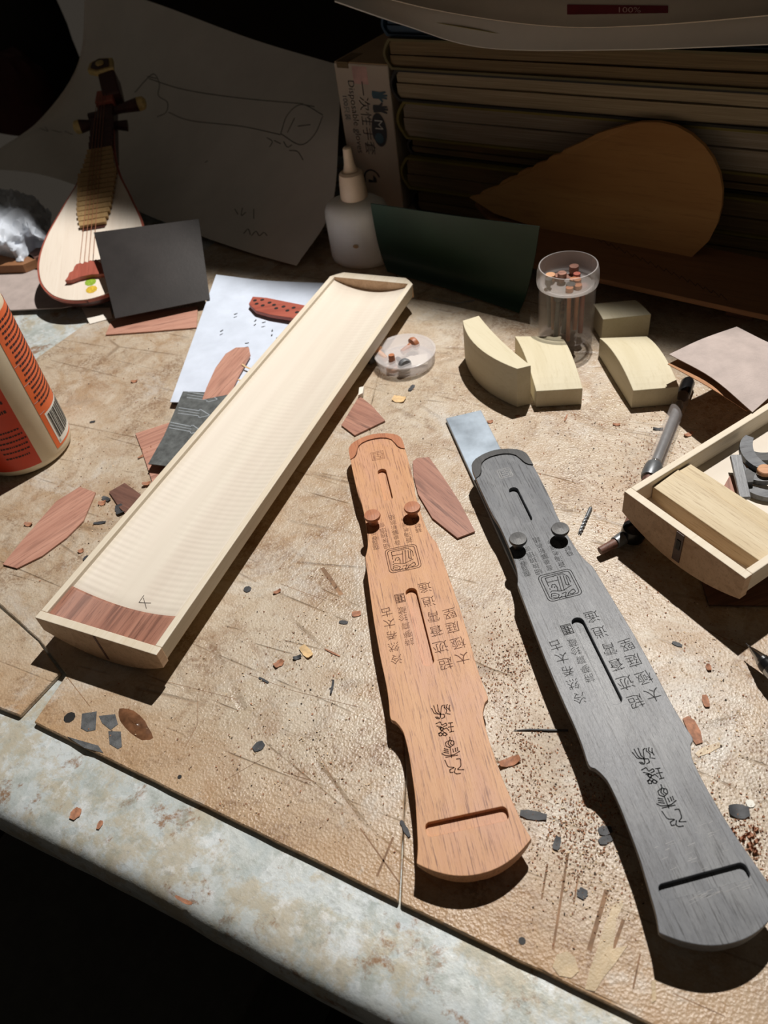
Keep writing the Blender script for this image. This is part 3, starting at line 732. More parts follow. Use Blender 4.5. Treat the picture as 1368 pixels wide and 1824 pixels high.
# ================================================================== long tray
def shell_tray(name, label, P_near, P_far, wn, wf, rim_z, chamfer, wall, depth, pitch=0.0, floor_drop=(0.003, 0.011), end_h=0.009):
    d = P_far - P_near; L_ = d.length; ang = math.atan2(d.y, d.x)
    t = thing(name, label, 'tray', (P_near.x, P_near.y, rim_z - depth + 0.0003), rot=(0, pitch, ang))
    def hwid(u): return (wn + (wf - wn) * u / L_) / 2
    zt = depth
    ch = chamfer
    # side walls
    for s_ in (-1, 1):
        vs = []; 
        for u in (wall * 1.15, L_ * 0.33, L_ * 0.66, L_ - ch):
            h_ = hwid(u)
            vs += [(u, s_ * h_, zt), (u, s_ * (h_ - wall), zt), (u, s_ * (h_ - wall), zt - max(0.012, floor_drop[0] + 0.003)), (u, s_ * (h_ - 0.0015), zt - end_h)]
        fs = [(i * 4 + k, (i + 1) * 4 + k, (i + 1) * 4 + (k + 1) % 4, i * 4 + (k + 1) % 4) for i in range(3) for k in range(4)] + [(0, 1, 2, 3), (12, 13, 14, 15)]
        MB().add(vs, fs).build('side_wall', 'cream_wood', t, bevel=0.0006)
    # end walls with the curved belly
    def belly(v, h_): return zt - end_h - (depth - end_h - 0.0002) * (1 - (v / h_) ** 2)
    def endwall(u0, u1, h_, far):
        K = 16; vs = []
        for i in range(K + 1):
            v = -h_ + 2 * h_ * i / K
            cut = max(0, abs(v) - (h_ - ch)) if far else 0
            vs += [(u0, v, zt), (u1 - cut, v, zt), (u1 - cut, v, belly(v, h_)), (u0, v, belly(v, h_))]
        fs = [(i * 4 + k, (i + 1) * 4 + k, (i + 1) * 4 + (k + 1) % 4, i * 4 + (k + 1) % 4) for i in range(K) for k in range(4)] + [(0, 1, 2, 3), (K * 4, K * 4 + 1, K * 4 + 2, K * 4 + 3)]
        o = MB().add(vs, fs).build('end_wall', 'end_wood_shaded', t, bevel=0.0004)
        o.data.materials.append(MATS['cream_wood'])
        for p_ in o.data.polygons:
            if abs(p_.normal.z) > 0.9 and p_.center.z > zt - 0.002: p_.material_index = 1
    endwall(0, wall * 1.15, hwid(0), False)
    endwall(L_ - ch - 0.0005, L_, hwid(L_), True)
    # belly shell
    K, M_ = 16, 10; vs = []
    for j in range(M_ + 1):
        u = wall + (L_ - wall - ch) * j / M_
        h_ = hwid(u) - 0.0035
        for i in range(K + 1):
            v = -h_ + 2 * h_ * i / K; vs.append((u, v, belly(v, h_) + 0.0004))
    fs = [(j * (K + 1) + i, j * (K + 1) + i + 1, (j + 1) * (K + 1) + i + 1, (j + 1) * (K + 1) + i) for j in range(M_) for i in range(K)]
    o = MB().add(vs, fs).build('belly_shell', 'cream_dark', t, True); md = o.modifiers.new('thickness', 'SOLIDIFY'); md.thickness = 0.002; md.offset = 1
    def floor_z(v, h_): return zt - floor_drop[0] - (floor_drop[1] - floor_drop[0]) * (1 - (v / h_) ** 2)
    def panel(pname, u0, u1, mat, lift):
        vs = []; M2 = 12
        for j in range(M2 + 1):
            u = u0 + (u1 - u0) * j / M2; h_ = hwid(u) - wall + 0.0008
            for i in range(K + 1):
                v = -h_ + 2 * h_ * i / K; vs.append((u, v, floor_z(v, h_) + lift))
        fs = [(j * (K + 1) + i, j * (K + 1) + i + 1, (j + 1) * (K + 1) + i + 1, (j + 1) * (K + 1) + i) for j in range(M2) for i in range(K)]
        o = MB().add(vs, fs).build(pname, mat, t, True); md = o.modifiers.new('thickness', 'SOLIDIFY'); md.thickness = 0.0012; md.offset = -1
        return o
    return t, panel, floor_z, hwid, L_
RZ = 0.030
a, b = G(62, 1098, RZ), G(279, 1170, RZ); c, d_ = G(731, 512, RZ), G(584, 497, RZ)
nearm = (a + b) / 2; farm = (G(600, 486, RZ) + G(715, 493, RZ)) / 2
axd = ((c + d_) / 2 - nearm).normalized()
Lt = (farm - nearm).dot(axd)
tray, panel, floor_z, hwid, Lt = shell_tray('long_tray', 'long shallow cream wooden tray, an open guqin shell with rosewood strip', nearm, nearm + axd * Lt, (a - b).length * 0.985, (c - d_).length, RZ, 0.010, 0.0052, 0.0297, end_h=0.014)
panel('floor_panel', 0.005, Lt - 0.009, 'ridged_cream', 0.0)
_q = inv(tray)
strip_u = (_q(G(150, 1049, RZ - 0.004)).x + _q(G(313, 1103, RZ - 0.004)).x) / 2
panel('rosewood_strip', 0.0058, strip_u, 'rosewood', 0.0009)
mk = MB(); h_ = hwid(0.07) - 0.005
Ltr = inv(tray)
def on_tray(px, py):
    q = Ltr(G(px, py, RZ - 0.011)); return (q.x, q.y)
ln = [[on_tray(*q) for q in ((257, 1061), (248, 1074), (270, 1076))], [on_tray(*q) for q in ((256, 1066), (262, 1086))]]
for l in ln:
    for q0, q1 in zip(l, l[1:]):
        for k in range(4):
            s0 = [q0[i] + (q1[i] - q0[i]) * k / 4 for i in (0, 1)]; s1 = [q0[i] + (q1[i] - q0[i]) * (k + 1) / 4 for i in (0, 1)]
            dx, dy = s1[0] - s0[0], s1[1] - s0[1]; l_ = math.hypot(dx, dy); nx, ny = -dy / l_ * 0.00022, dx / l_ * 0.00022
            mk.add([(x, y, floor_z(y, h_) + 0.00025) for x, y in ((s0[0] + nx, s0[1] + ny), (s0[0] - nx, s0[1] - ny), (s1[0] - nx, s1[1] - ny), (s1[0] + nx, s1[1] + ny))], [(0, 1, 2, 3)])
mk.build('pencil_mark', 'pencil', tray)
MB().prism([(-0.0003, -0.0010), (0.0007, -0.0010), (0.0007, 0.0008), (-0.0003, 0.0008)], 0.0035, 0.0290).build('end_notch', 'rosewood_dark', tray)  # groove drawn as a thin dark strip, its shade put in the colour

# ================================================================== right tray, tools and parts in it
RZ2 = 0.043
a, b = G(1108, 878, RZ2), G(1336, 1026, RZ2)
ax2 = (G(1368, 721, RZ2) - a).normalized()
nrm2 = (b - a) - ax2 * (b - a).dot(ax2)
near2 = a + nrm2 / 2 + ax2 * (b - a).dot(ax2) * 0.35
TZ = RZ2 - 0.0225
rtray, panel2, floor2, hwid2, L2 = shell_tray('short_tray', 'cream wooden tray at the right edge holding black offcuts', near2, near2 + ax2 * 0.30, nrm2.length, nrm2.length * 1.06, RZ2, 0.004, 0.005, 0.0300, floor_drop=(0.0145, 0.0195), end_h=0.019)
panel2('floor_panel', 0.005, L2 - 0.004, 'ridged_cream', 0.0)
Lr = inv(rtray)
hB = hwid2(0.02) - 0.0056
mb = MB(); K = 10
prf = [(0.021, -0.0050), (0.044, -0.0030), (0.0445, -0.0044), (0.056, -0.0048), (0.056, -0.0190), (0.021, -0.0190)]
n_ = len(prf); vs = [(s_ * hB, -u, 0.0300 + z_) for s_ in (-1, 1) for u, z_ in prf]
fs = [(k, (k + 1) % n_, n_ + (k + 1) % n_, n_ + k) for k in range(n_)] + [tuple(range(n_ - 1, -1, -1)), tuple(range(n_, 2 * n_))]
mb.add(vs, fs); crs = mb.build('cross_bar', 'bar_wood', rtray, rot=(0, 0, R(90)), bevel=0.0005)
MB().box((-0.0006, -0.003, 0.004), (0.0012, 0.0028, 0.0290)).build('end_notch', 'dark_maroon', rtray)
for y0, y1, z0, z1_ in ((-0.0016, 0.0014, 0.015, 0.023),):
    MB().box((-0.0010, y0, z0), (-0.0004, y1, z1_)).build('notch_inlay', 'ink_black', rtray)
# offcuts in the tray (world positions on its floor)
FZ = RZ2 - 0.0180
def arc_piece(name, c_px, r_, a0, a1, wd, th, mat, label, z=FZ, group=None):
    c = G(*c_px, z); mb = MB(); K = 12; inn, out = [], []
    for k in range(K + 1):
        a_ = R(a0 + (a1 - a0) * k / K)
        taper = 1 - 0.35 * abs(2 * k / K - 1) ** 3
        inn.append(((r_ - wd / 2 * taper) * math.cos(a_), (r_ - wd / 2 * taper) * math.sin(a_))); out.append(((r_ + wd / 2 * taper) * math.cos(a_), (r_ + wd / 2 * taper) * math.sin(a_)))
    for k in range(K):
        q = [inn[k], out[k], out[k + 1], inn[k + 1]]
        mb.add([(x, y, 0) for x, y in q] + [(x, y, th) for x, y in q], [(0, 1, 2, 3), (4, 7, 6, 5), (0, 3, 7, 4), (1, 5, 6, 2)] + ([(0, 4, 5, 1)] if k == 0 else []) + ([(3, 2, 6, 7)] if k == K - 1 else []))
    o = mb.build(name, mat, None, False, c); return tag(o, label, 'wood piece', group)
GP = 'offcuts in the right tray'
arc_piece('curved_offcut', (1368, 848), 0.022, 195, 320, 0.0075, 0.004, 'ebony', 'large curved black offcut lowest in the right tray', FZ, GP)
arc_piece('curved_offcut', (1352, 838), 0.012, 150, 300, 0.006, 0.004, 'ebony', 'small curved black offcut at the left of the tray heap', FZ + 0.0042, GP)
arc_piece('curved_offcut', (1395, 808), 0.024, 130, 215, 0.0085, 0.004, 'ebony', 'broad black curved offcut topmost in the right tray', FZ + 0.0085, GP)
arc_piece('curved_offcut', (1352, 800), 0.012, 200, 290, 0.008, 0.0038, 'ebony_dark', 'dark bent offcut behind the straight black stick', FZ + 0.004, GP)
arc_piece('curved_offcut', (1372, 862), 0.014, 100, 175, 0.0065, 0.004, 'ebony_dark', 'short black wedge offcut at the right edge of the tray heap', FZ + 0.0044, GP)
for (px, py), z_, lab in (((1361, 842), FZ + 0.009, 'orange-brown wood disc lying on the black offcuts'), ((1330, 834), FZ + 0.0005, 'small orange-brown wood disc half under black offcuts')):
    o = MB().lathe([(0.0045, 0), (0.0050, 0.0006), (0.0050, 0.0030), (0.0045, 0.0036)], 18).build('wood_disc', 'brown_wood', None, True, G(px, py, z_)); tag(o, lab, 'wood piece', GP)
p0, p1 = G(1310, 812, FZ + 0.012), G(1327, 888, FZ + 0.006)
d = p1 - p0
o = MB().box((0, -0.0035, -0.0015), (d.length, 0.0035, 0.0015)).build('black_stick', 'ebony', None, False, p0, (0, -math.asin(d.z / d.length), math.atan2(d.y, d.x)), bevel=0.0004)
tag(o, 'straight black wooden stick leaning in the right tray', 'wood piece', GP)
slab('offcut_strip', [(1286, 872), (1301, 845), (1312, 850), (1312, 880), (1300, 885)], FZ, 0.002, 'rosewood', 'reddish rosewood strip under the straight black stick in the tray', 'wood piece', R(70), GP)
# veneer under the tray
slab('veneer_piece', [(1245, 1020), (1263, 1077), (1420, 1078), (1420, 1010)], 0.0006, 0.0012, 'rosewood_dark', 'dark rosewood veneer lying in shadow below the right tray', 'veneer', R(10))

# glass cutter running under the right tray
g0, g1 = G(1222, 690, 0.0062), G(1112, 962, 0.0075)
dd = g1 - g0; gl = dd.length
gc = thing('glass_cutter', 'clear-handled glass cutter with black metal head half under the right tray', 'tool', g0, rot=(0, -math.asin(dd.z / gl), math.atan2(dd.y, dd.x)))
o = MB().tube([(0.012, 0, 0), (0.014, 0, 0), (gl * 0.55, 0, 0), (gl * 0.56, 0, 0)], [0.0054, 0.0060, 0.0060, 0.0054], 20).build('handle', 'clear_plastic', gc, True)
MB().tube([(0.02, 0, -0.0005), (0.024, 0, -0.0005), (gl * 0.53, 0, -0.0005)], [0.0020, 0.0036, 0.0036], 14).build('oil_core', 'grey_metal', gc, True)
MB().tube([(-0.010, 0, 0), (-0.006, 0, 0), (0.010, 0, 0), (0.013, 0, 0)], [0.0040, 0.0056, 0.0056, 0.0050], 18).build('end_cap', 'black_metal', gc, True)
MB().tube([(gl * 0.56, 0, 0), (gl * 0.58, 0, 0), (gl * 0.62, 0, 0), (gl * 0.64, 0, 0)], [0.0062, 0.0068, 0.0068, 0.006], 18).build('collar', 'grey_metal', gc, True)
MB().tube([(gl * 0.64, 0, 0), (gl * 0.92, 0, 0)], 0.0045, 14).build('shaft', 'rosewood_dark', gc, True)
hd = MB().lathe([(0.002, -0.007), (0.0075, -0.005), (0.0085, 0.0), (0.0075, 0.005), (0.002, 0.007)], 20).build('head', 'black_metal', gc, True, (gl * 0.955, 0.004, 0.001))
MB().tube([(gl * 0.955, 0.003, 0), (gl * 0.99, -0.002, -0.001), (gl * 1.02, -0.005, -0.001)], [0.005, 0.0045, 0.0042], 12).build('screw', 'grey_metal', gc, True)
MB().tube([(gl * 1.02, -0.005, -0.001), (gl * 1.075, -0.0125, -0.002)], [0.0032, 0.0028], 10).build('wheel_tip', 'rosewood_dark', gc, True)
# mechanical pencil
t0, t1 = G(1329, 1146, 0.010), G(1420, 1240, 0.012)
dd = t1 - t0; pl = dd.length + 0.06
pc = thing('mechanical_pencil', 'metal-tipped mechanical pencil poking in at the right edge', 'pencil', t0, rot=(0, -math.asin(dd.z / dd.length), math.atan2(dd.y, dd.x)))
MB().tube([(0, 0, 0), (0.003, 0, 0)], 0.00035, 8).build('lead', 'ink_black', pc)
MB().tube([(0.002, 0, 0), (0.004, 0, 0), (0.0045, 0, 0), (0.013, 0, 0), (0.0132, 0, 0), (0.015, 0, 0)], [0.0006, 0.0008, 0.0012, 0.0036, 0.0040, 0.0042], 18).build('tip_cone', 'chrome', pc, True)
MB().tube([(0.015, 0, 0), (0.017, 0, 0), (0.12, 0, 0)], [0.0044, 0.0050, 0.0050], 18).build('barrel', 'black_metal', pc, True)
MB().tube([(0.02, 0, 0), (0.022, 0, 0), (0.028, 0, 0), (0.03, 0, 0)], [0.0051, 0.0054, 0.0054, 0.0051], 18).build('grip_ring', 'chrome', pc, True)
# sandpaper on the right
grid = [[G(1340, 735, 0.044), G(1268, 674, 0.046), G(1192, 632, 0.041)], [G(1392, 690, 0.046), G(1318, 643, 0.048), G(1250, 605, 0.044)], [G(1455, 645, 0.042), G(1375, 614, 0.044), G(1312, 583, 0.040)]]
o, _ = sheet('sandpaper_sheet', grid, 'grit_pink', 6, 0.0006); tag(o, 'pale pinkish bowed sandpaper sheet on top beside the right tray', 'sandpaper', 'sandpaper sheets at the right')
grid = [[p + Vector((-0.002, -0.004, -0.0062)) for p in r_] for r_ in grid]
grid[0][0] = G(1330, 733, 0.0365); grid[0][1] = G(1262, 690, 0.041)
o, _ = sheet('sandpaper_sheet', grid, 'kraft_edge', 6, 0.0006); tag(o, 'brown-backed sandpaper sheet lying beneath the pale pinkish one', 'sandpaper', 'sandpaper sheets at the right')

# ================================================================== wooden blocks
def arc_block(label, c4, z0, h, bulge_side, bulge, standing=False):
    """block with a straight side and one bowed face; c4 = upper outline pixels"""
    zt = z0 + h
    P = [G(a_, b_, zt) for a_, b_ in c4]
    c = sum(P, Vector()) / 4
    ax_ = (P[2] - P[1]).normalized() if not standing else (P[3] - P[0]).normalized()
    ang = math.atan2(ax_.y, ax_.x)
    o = link('tmp', None, None, (c.x, c.y, z0), (0, 0, ang)); L_ = inv(o); Q = [L_(p) for p in P]; bpy.data.objects.remove(o)
    mb = MB(); K = 12
    if standing:      # plan outline has a bowed long side
        a_, b_, c_, d_ = Q
        pts = [(a_.x, a_.y)]
        for k in range(1, K):
            s_ = k / K; q = a_.lerp(d_, s_); off = (a_ - b_).normalized() * bulge * 4 * s_ * (1 - s_); pts.append(((q + off).x, (q + off).y))
        pts += [(d_.x, d_.y), (c_.x, c_.y)]
        for k in range(1, K):
            s_ = k / K; q = c_.lerp(b_, s_); off = (a_ - b_).normalized() * bulge * 0.25 * 4 * s_ * (1 - s_); pts.append(((q + off).x, (q + off).y))
        pts.append((b_.x, b_.y))
        mb.prism(pts, 0, h)
    else:             # upper face bowed along its length
        a_, b_, c_, d_ = Q
        vs = []
        for k in range(K + 1):
            s_ = k / K; l_ = a_.lerp(d_, s_); r_ = b_.lerp(c_, s_); zz = h + bulge * (4 * s_ * (1 - s_))
            vs += [(l_.x, l_.y, zz), (r_.x, r_.y, zz), (r_.x, r_.y, 0), (l_.x, l_.y, 0)]
        mb.add(vs, [(k * 4 + i, (k + 1) * 4 + i, (k + 1) * 4 + (i + 1) % 4, k * 4 + (i + 1) % 4) for k in range(K) for i in range(4)] + [(0, 1, 2, 3), (K * 4 + 3, K * 4 + 2, K * 4 + 1, K * 4)])
    o = mb.build('curved_block', 'poplar', None, False, (c.x, c.y, z0), (0, 0, ang), bevel=0.0005)
    return tag(o, label, 'wood block', 'curved pale wood blocks')
arc_block('tall pale wood block with bowed side standing on edge, leftmost of the blocks', [(824, 571), (853, 562), (946, 651), (921, 657)], 0.0003, 0.039, 0, 0.010, True)
arc_block('low pale wood block with arched top right against the tall standing block', [(917, 599), (1000, 599), (1038, 692), (955, 697)], 0.0003, 0.0165, 0, 0.0065)
arc_block('low pale wood block with arched top under the corner of the sandpaper', [(1068, 602), (1152, 599), (1210, 689), (1128, 696)], 0.0003, 0.0175, 0, 0.0065)
arc_block('small pale wood block farthest back beside the clear jar', [(1056, 541), (1132, 534), (1160, 560), (1074, 569)], 0.0003, 0.022, 0, 0.001)

# ================================================================== clear jar with pegs, and its lid
c = Vector((0.192, 0.607, 0.0003))
jar = thing('plastic_jar', 'clear plastic jar full of wood pegs in front of the brown plank', 'jar', c)
MB().lathe([(0.0, 0.0), (0.020, 0.0), (0.0235, 0.002), (0.0245, 0.006), (0.0245, 0.052), (0.0225, 0.056), (0.0225, 0.0565), (0.0213, 0.0565), (0.0213, 0.055), (0.0232, 0.051), (0.0232, 0.006), (0.0, 0.003)], 40).build('body', 'clear_plastic', jar, True)
MB().lathe([(0.0226, 0.0562), (0.0262, 0.0568), (0.0268, 0.060), (0.0264, 0.068), (0.0250, 0.0735), (0.0240, 0.0735), (0.0236, 0.067), (0.0240, 0.060), (0.0213, 0.0570), (0.0226, 0.0562)], 40).build('rim', 'frosted_plastic', jar, True)
random.seed(11)
for k in range(18):
    a_, rr = k * 2.4, 0.0152 * math.sqrt((k + 0.5) / 18)
    lng = random.uniform(0.044, 0.058); tl = random.uniform(0, 0.25); az = random.uniform(0, 6.28); r_ = random.uniform(0.0024, 0.0034)
    x, y = rr * math.cos(a_), rr * math.sin(a_)
    dx, dy = math.sin(tl) * math.cos(az) * 0.4, math.sin(tl) * math.sin(az) * 0.4
    zb = 0.004 + random.uniform(0, 0.012)
    o = MB().tube([(0, 0, 0), (dx * lng, dy * lng, lng * 0.86), (dx * lng, dy * lng, lng * 0.9), (dx * lng, dy * lng, lng)], [r_ * 0.7, r_ * 0.7, r_ * 1.3, r_ * 1.25], 10).build('wood_peg', ('brown_wood_dark', 'rosewood', 'ebony_dark', 'red_wood', 'brown_wood')[k % 5], None, True, (c.x + x, c.y + y, zb))
    tag(o, ('reddish-brown turned peg standing in the clear jar', 'rosewood peg standing in the clear jar', 'black turned peg standing in the clear jar', 'dark red peg standing in the clear jar', 'light brown peg standing in the clear jar')[k % 5], 'peg', 'pegs in the clear jar')
lc = (G(668, 627, 0.010) + G(775, 627, 0.010)) / 2; lr = (G(668, 627, 0.010) - G(775, 627, 0.010)).length / 2
lid = thing('jar_lid', 'clear plastic lid used as a dish, beside the far end of the long tray', 'lid', (lc.x, lc.y, 0.0003))
MB().lathe([(0, 0), (lr * 0.94, 0), (lr * 0.97, 0.001), (lr, 0.0105), (lr * 0.98, 0.0112), (lr * 0.95, 0.0105), (lr * 0.93, 0.0022), (0, 0.0016)], 44).build('dish', 'frosted_plastic', lid, True)
MB().lathe([(lr * 0.985, 0.0095), (lr * 1.02, 0.0100), (lr * 1.02, 0.0112), (lr * 0.985, 0.0116)], 44).build('lip', 'frosted_plastic', lid, True)
q = inv(lid)(G(738, 640, 0.003))
MB().prism([(q.x - 0.012, q.y - 0.008), (q.x + 0.011, q.y - 0.011), (q.x + 0.013, q.y + 0.006), (q.x - 0.010, q.y + 0.008)], 0.0021, 0.0024).build('paper_label', 'paper_white', lid)
def peg_mesh(mat, L_=0.018, r_=0.0032, hr=0.0062):
    return MB().lathe([(r_ * 0.85, 0), (r_ * 0.9, 0.001), (r_, L_ * 0.62), (hr, L_ * 0.72), (hr * 1.05, L_ * 0.86), (hr * 0.9, L_ * 0.97), (0, L_)], 16)
for (px, py), mat, rx, rz, lab, zz in (((697, 632), 'brown_wood_dark', 175, 0, 'brown peg standing stem up in the lid', 0.017), ((688, 640), 'brown_wood', 82, 210, 'light brown peg lying head front in the lid', 0.0075),
                                   ((708, 640), 'ebony', 84, 20, 'black peg lying stem forward in the lid', 0.0078), ((716, 628), 'brown_wood_dark', 80, 120, 'brown peg lying at the back of the lid', 0.0075), ((684, 628), 'ebony_dark', 86, 290, 'black peg lying by the tray side of the lid', 0.0075)):
    o = peg_mesh(mat).build('wood_peg', mat, None, True, G(px, py, zz), (R(rx), 0, R(rz))); tag(o, lab, 'peg', 'pegs in the lid')

# ================================================================== thin sheets and veneers, left half
slab('veneer_piece', [(5, 1005), (30, 1012), (75, 990), (118, 958), (148, 928), (170, 877), (142, 867), (100, 893), (40, 962)], 0.0004, 0.0012, 'rosewood_pink', 'pink leaf-shaped rosewood veneer left of the long tray', 'veneer', R(40))
slab('veneer_piece', [(735, 822), (742, 816), (764, 814), (790, 850), (820, 896), (846, 946), (815, 958), (770, 922), (745, 880), (737, 850)], 0.0004, 0.0015, 'rosewood', 'curved rosewood veneer offcut between the two guqin models', 'veneer', R(-62))
slab('veneer_piece', [(608, 757), (632, 775), (686, 749), (662, 722), (640, 705)], 0.0004, 0.0014, 'rosewood', 'rosewood veneer corner peeping out right of the long tray', 'veneer', R(-48))
slab('veneer_piece', [(194, 876), (222, 860), (250, 880), (276, 905), (230, 922), (212, 903)], 0.0004, 0.0012, 'rosewood_dark', 'small dark rosewood veneer by the left tray edge', 'veneer', R(-40))
slab('veneer_piece', [(241, 772), (310, 750), (330, 800), (300, 880), (275, 870), (252, 800)], 0.0004, 0.001, 'rosewood_pink', 'rosewood veneer under the dark sandpaper with arrows', 'veneer', R(20))
slab('veneer_piece', [(188, 596), (198, 572), (250, 555), (352, 546), (350, 583), (270, 590)], 0.0004, 0.0014, 'rosewood_pink', 'pink rosewood veneer strip under the black card', 'veneer', R(3))
slab('veneer_piece', [(-40, 555), (0, 553), (110, 548), (195, 532), (160, 500), (40, 476), (-40, 480)], 0.0012, 0.0012, 'grit_pink', 'greyish veneer sheet under the lower end of the pipa', 'veneer', R(10))
slab('wood_offcut', [(-10, 455), (52, 452), (64, 462), (40, 472), (-10, 474)], 0.003, 0.010, 'plank_brown', 'small rough brown wood offcut below the plastic bag', 'wood piece', R(8))
slab('paper_scrap', [(145, 548), (196, 548), (200, 566), (160, 577)], 0.0004, 0.0004, 'paper_white', 'small white paper scrap beside the pipa', 'paper')
slab('wood_block', [(305, 714), (318, 716), (330, 700), (316, 692)], 0.0004, 0.004, 'ebony_dark', 'small dark block under the corner of the blue-white sheet', 'wood piece')
slab('paper_scrap', [(640, 690), (648, 688), (646, 700), (638, 704)], 0.0006, 0.004, 'paper_white', 'small white scrap peeping from under the long tray', 'paper')
# blue-white sheet under the tray
grid = [[G(303, 716, 0.006), G(420, 720, 0.007), G(540, 730, 0.003)], [G(345, 600, 0.005), G(450, 605, 0.004), G(580, 620, 0.003)], [G(385, 489, 0.012), G(480, 500, 0.005), G(610, 505, 0.004)]]
o, _ = sheet('sandpaper_sheet', grid, 'paper_blue', 6, 0.0006); tag(o, 'blue-white paper sheet with dust under the long tray', 'paper')
slab('veneer_piece', [(360, 712), (368, 690), (384, 655), (402, 630), (420, 619), (443, 618), (446, 632), (425, 670), (410, 702)], 0.0075, 0.0012, 'rosewood_pink', 'curved pink veneer strip lying on the blue-white sheet', 'veneer', R(60))
# pierced bridge strip on the sheet
bp = [(443, 541), (450, 528), (475, 530), (520, 539), (560, 547), (560, 565), (525, 567), (480, 560), (455, 553)]
br = slab('pierced_strip', bp, 0.0065, 0.004, 'red_wood', 'reddish-brown strip pierced with rows of holes on the blue-white sheet', 'wood piece', R(-8), bevel=0.0005)
Lb = inv(br)
for px, py in ((454, 535), (467, 534), (468, 544), (480, 539), (492, 549), (505, 546), (512, 553), (523, 548), (529, 556), (541, 553), (457, 541), (488, 543)):
    q = Lb(G(px, py, 0.0106)); MB().lathe([(0.0022, 0.0), (0.0022, 0.00012)], 10).build('hole', 'ink_black', br, False, (q.x, q.y, 0.004))
# dark sandpaper with arrows
dg_pix = [(264, 826), (292, 776), (326, 697), (413, 700), (400, 730), (370, 780), (330, 834)]
zt = 0.0085
dgo = slab('sandpaper_sheet', dg_pix, 0.0078, 0.0008, 'grit_dark', 'dark grey sandpaper printed with three arrows, tucked under the tray', 'sandpaper', R(0))
Ld = inv(dgo); mb = MB()
def arrow(x0, y0, x1, y1):
    def p_(s_, o_): 
        dx, dy = x1 - x0, y1 - y0; l_ = math.hypot(dx, dy); q = G(x0 + dx * s_ - dy / l_ * o_, y0 + dy * s_ + dx / l_ * o_, 0.0086); q = Ld(q); return (q.x, q.y)
    return [p_(0, -5), p_(0.66, -4.5), p_(0.66, -8), p_(1, 0.5), p_(0.66, 8), p_(0.66, 4.5), p_(0, 5)]
for ar in ((334, 703, 388, 711), (318, 731, 374, 739), (303, 757, 360, 768)):
    pts = arrow(*ar); mb.ribbons([pts], 0.0009, 0.00086)
    mid_ = [((pts[0][0] + pts[6][0]) / 2, (pts[0][1] + pts[6][1]) / 2), ((pts[1][0] + pts[5][0]) / 2, (pts[1][1] + pts[5][1]) / 2)]
    mb.ribbons([mid_], 0.0007, 0.00086)
mb.build('printed_arrows', 'arrow_print', dgo)
tag(bpy.data.objects[dgo.name].children[0], 'three pale outlined arrows') if dgo.children else None
# black card leaning on the pipa
c00, c01, c10, c11 = G(205, 567, 0.012), G(374, 533, 0.010), G(167, 414, 0.066), G(354, 390, 0.062)
grid = [[c00.lerp(c01, k / 2).lerp(c10.lerp(c11, k / 2), j / 2) for k in range(3)] for j in range(3)]
grid[1][1] += Vector((0, 0, 0.0012))
o, _ = sheet('black_card', grid, 'black_card', 6, 0.0008); tag(o, 'glossy black card leaning against the pipa', 'card')

# ================================================================== glue bottle with orange labels
gc_ = Vector((-0.304, 0.582, 0.0003)); gr = 0.040
gb = thing('glue_bottle', 'large cream plastic glue bottle with orange-red labels at the left edge', 'bottle', gc_)
MB().lathe([(0, 0.001), (gr * 0.88, 0.0), (gr * 0.97, 0.003), (gr, 0.008), (gr, 0.135), (gr * 0.97, 0.147), (gr * 0.85, 0.160), (gr * 0.6, 0.170), (gr * 0.38, 0.174), (gr * 0.36, 0.188), (0, 0.188)], 64).build('body', 'cream_plastic', gb, True)
cap = MB().lathe([(gr * 0.40, 0.176), (gr * 0.42, 0.178), (gr * 0.40, 0.198), (gr * 0.2, 0.204), (gr * 0.13, 0.225), (0, 0.226)], 32).build('cap', 'label_orange', gb, True)
def wrap(name, a0, a1, z0, z1, mat, parent, lift, corner=0.0, n=24):
    vs, fs = [], []; rr = gr + lift
    for k in range(n + 1):
        a_ = R(a0 + (a1 - a0) * k / n)
        vs += [(rr * math.cos(a_), rr * math.sin(a_), z0), (rr * math.cos(a_), rr * math.sin(a_), z1)]
    fs = [(2 * k, 2 * k + 2, 2 * k + 3, 2 * k + 1) for k in range(n)]
    return MB().add(vs, fs).build(name, mat, parent, True)
lab2 = wrap('back_label', -32, 78, 0.0105, 0.137, 'label_orange', gb, 0.00025)
lab1 = wrap('front_label', -175, -57, 0.0085, 0.137, 'label_red', gb, 0.00025)
def cylmap(a_c, z_c, lift=0.0004):
    rr = gr + lift
    return lambda x, y: (rr * math.cos(R(a_c) + x / gr), rr * math.sin(R(a_c) + x / gr), z_c + y)
random.seed(5)
mb = MB()
for row in range(19):
    z_ = 0.131 - row * 0.0043
    a_ = -27.0
    f_ = cylmap(0, 0)
    x = R(a_) * gr + (0.002 if row % 4 else 0)
    while x < R(60) * gr:
        l_ = random.uniform(0.0012, 0.0042); h_ = 0.0009
        n_ = 2
        for k in range(n_):
            xa, xb = x + l_ * k / n_, x + l_ * (k + 1) / n_
            mb.add([f_(xa, z_ - h_), f_(xb, z_ - h_), f_(xb, z_ + h_), f_(xa, z_ + h_)], [(0, 1, 2, 3)])
        x += l_ + random.uniform(0.0005, 0.0009)
mb.build('print_lines', 'ink_dark', lab2)
mb = MB()
for z_ in (0.094, 0.076, 0.058, 0.047):
    f_ = cylmap(0, 0)
    for k in range(3):
        xa, xb = gr * R(-31.5 + 3 * k), gr * R(-31.5 + 3 * (k + 1))
        mb.add([f_(xa, z_), f_(xb, z_), f_(xb, z_ + 0.0006), f_(xa, z_ + 0.0006)], [(0, 1, 2, 3)])
mb.build('rule_lines', 'ink_pink', lab2)
mb = MB()
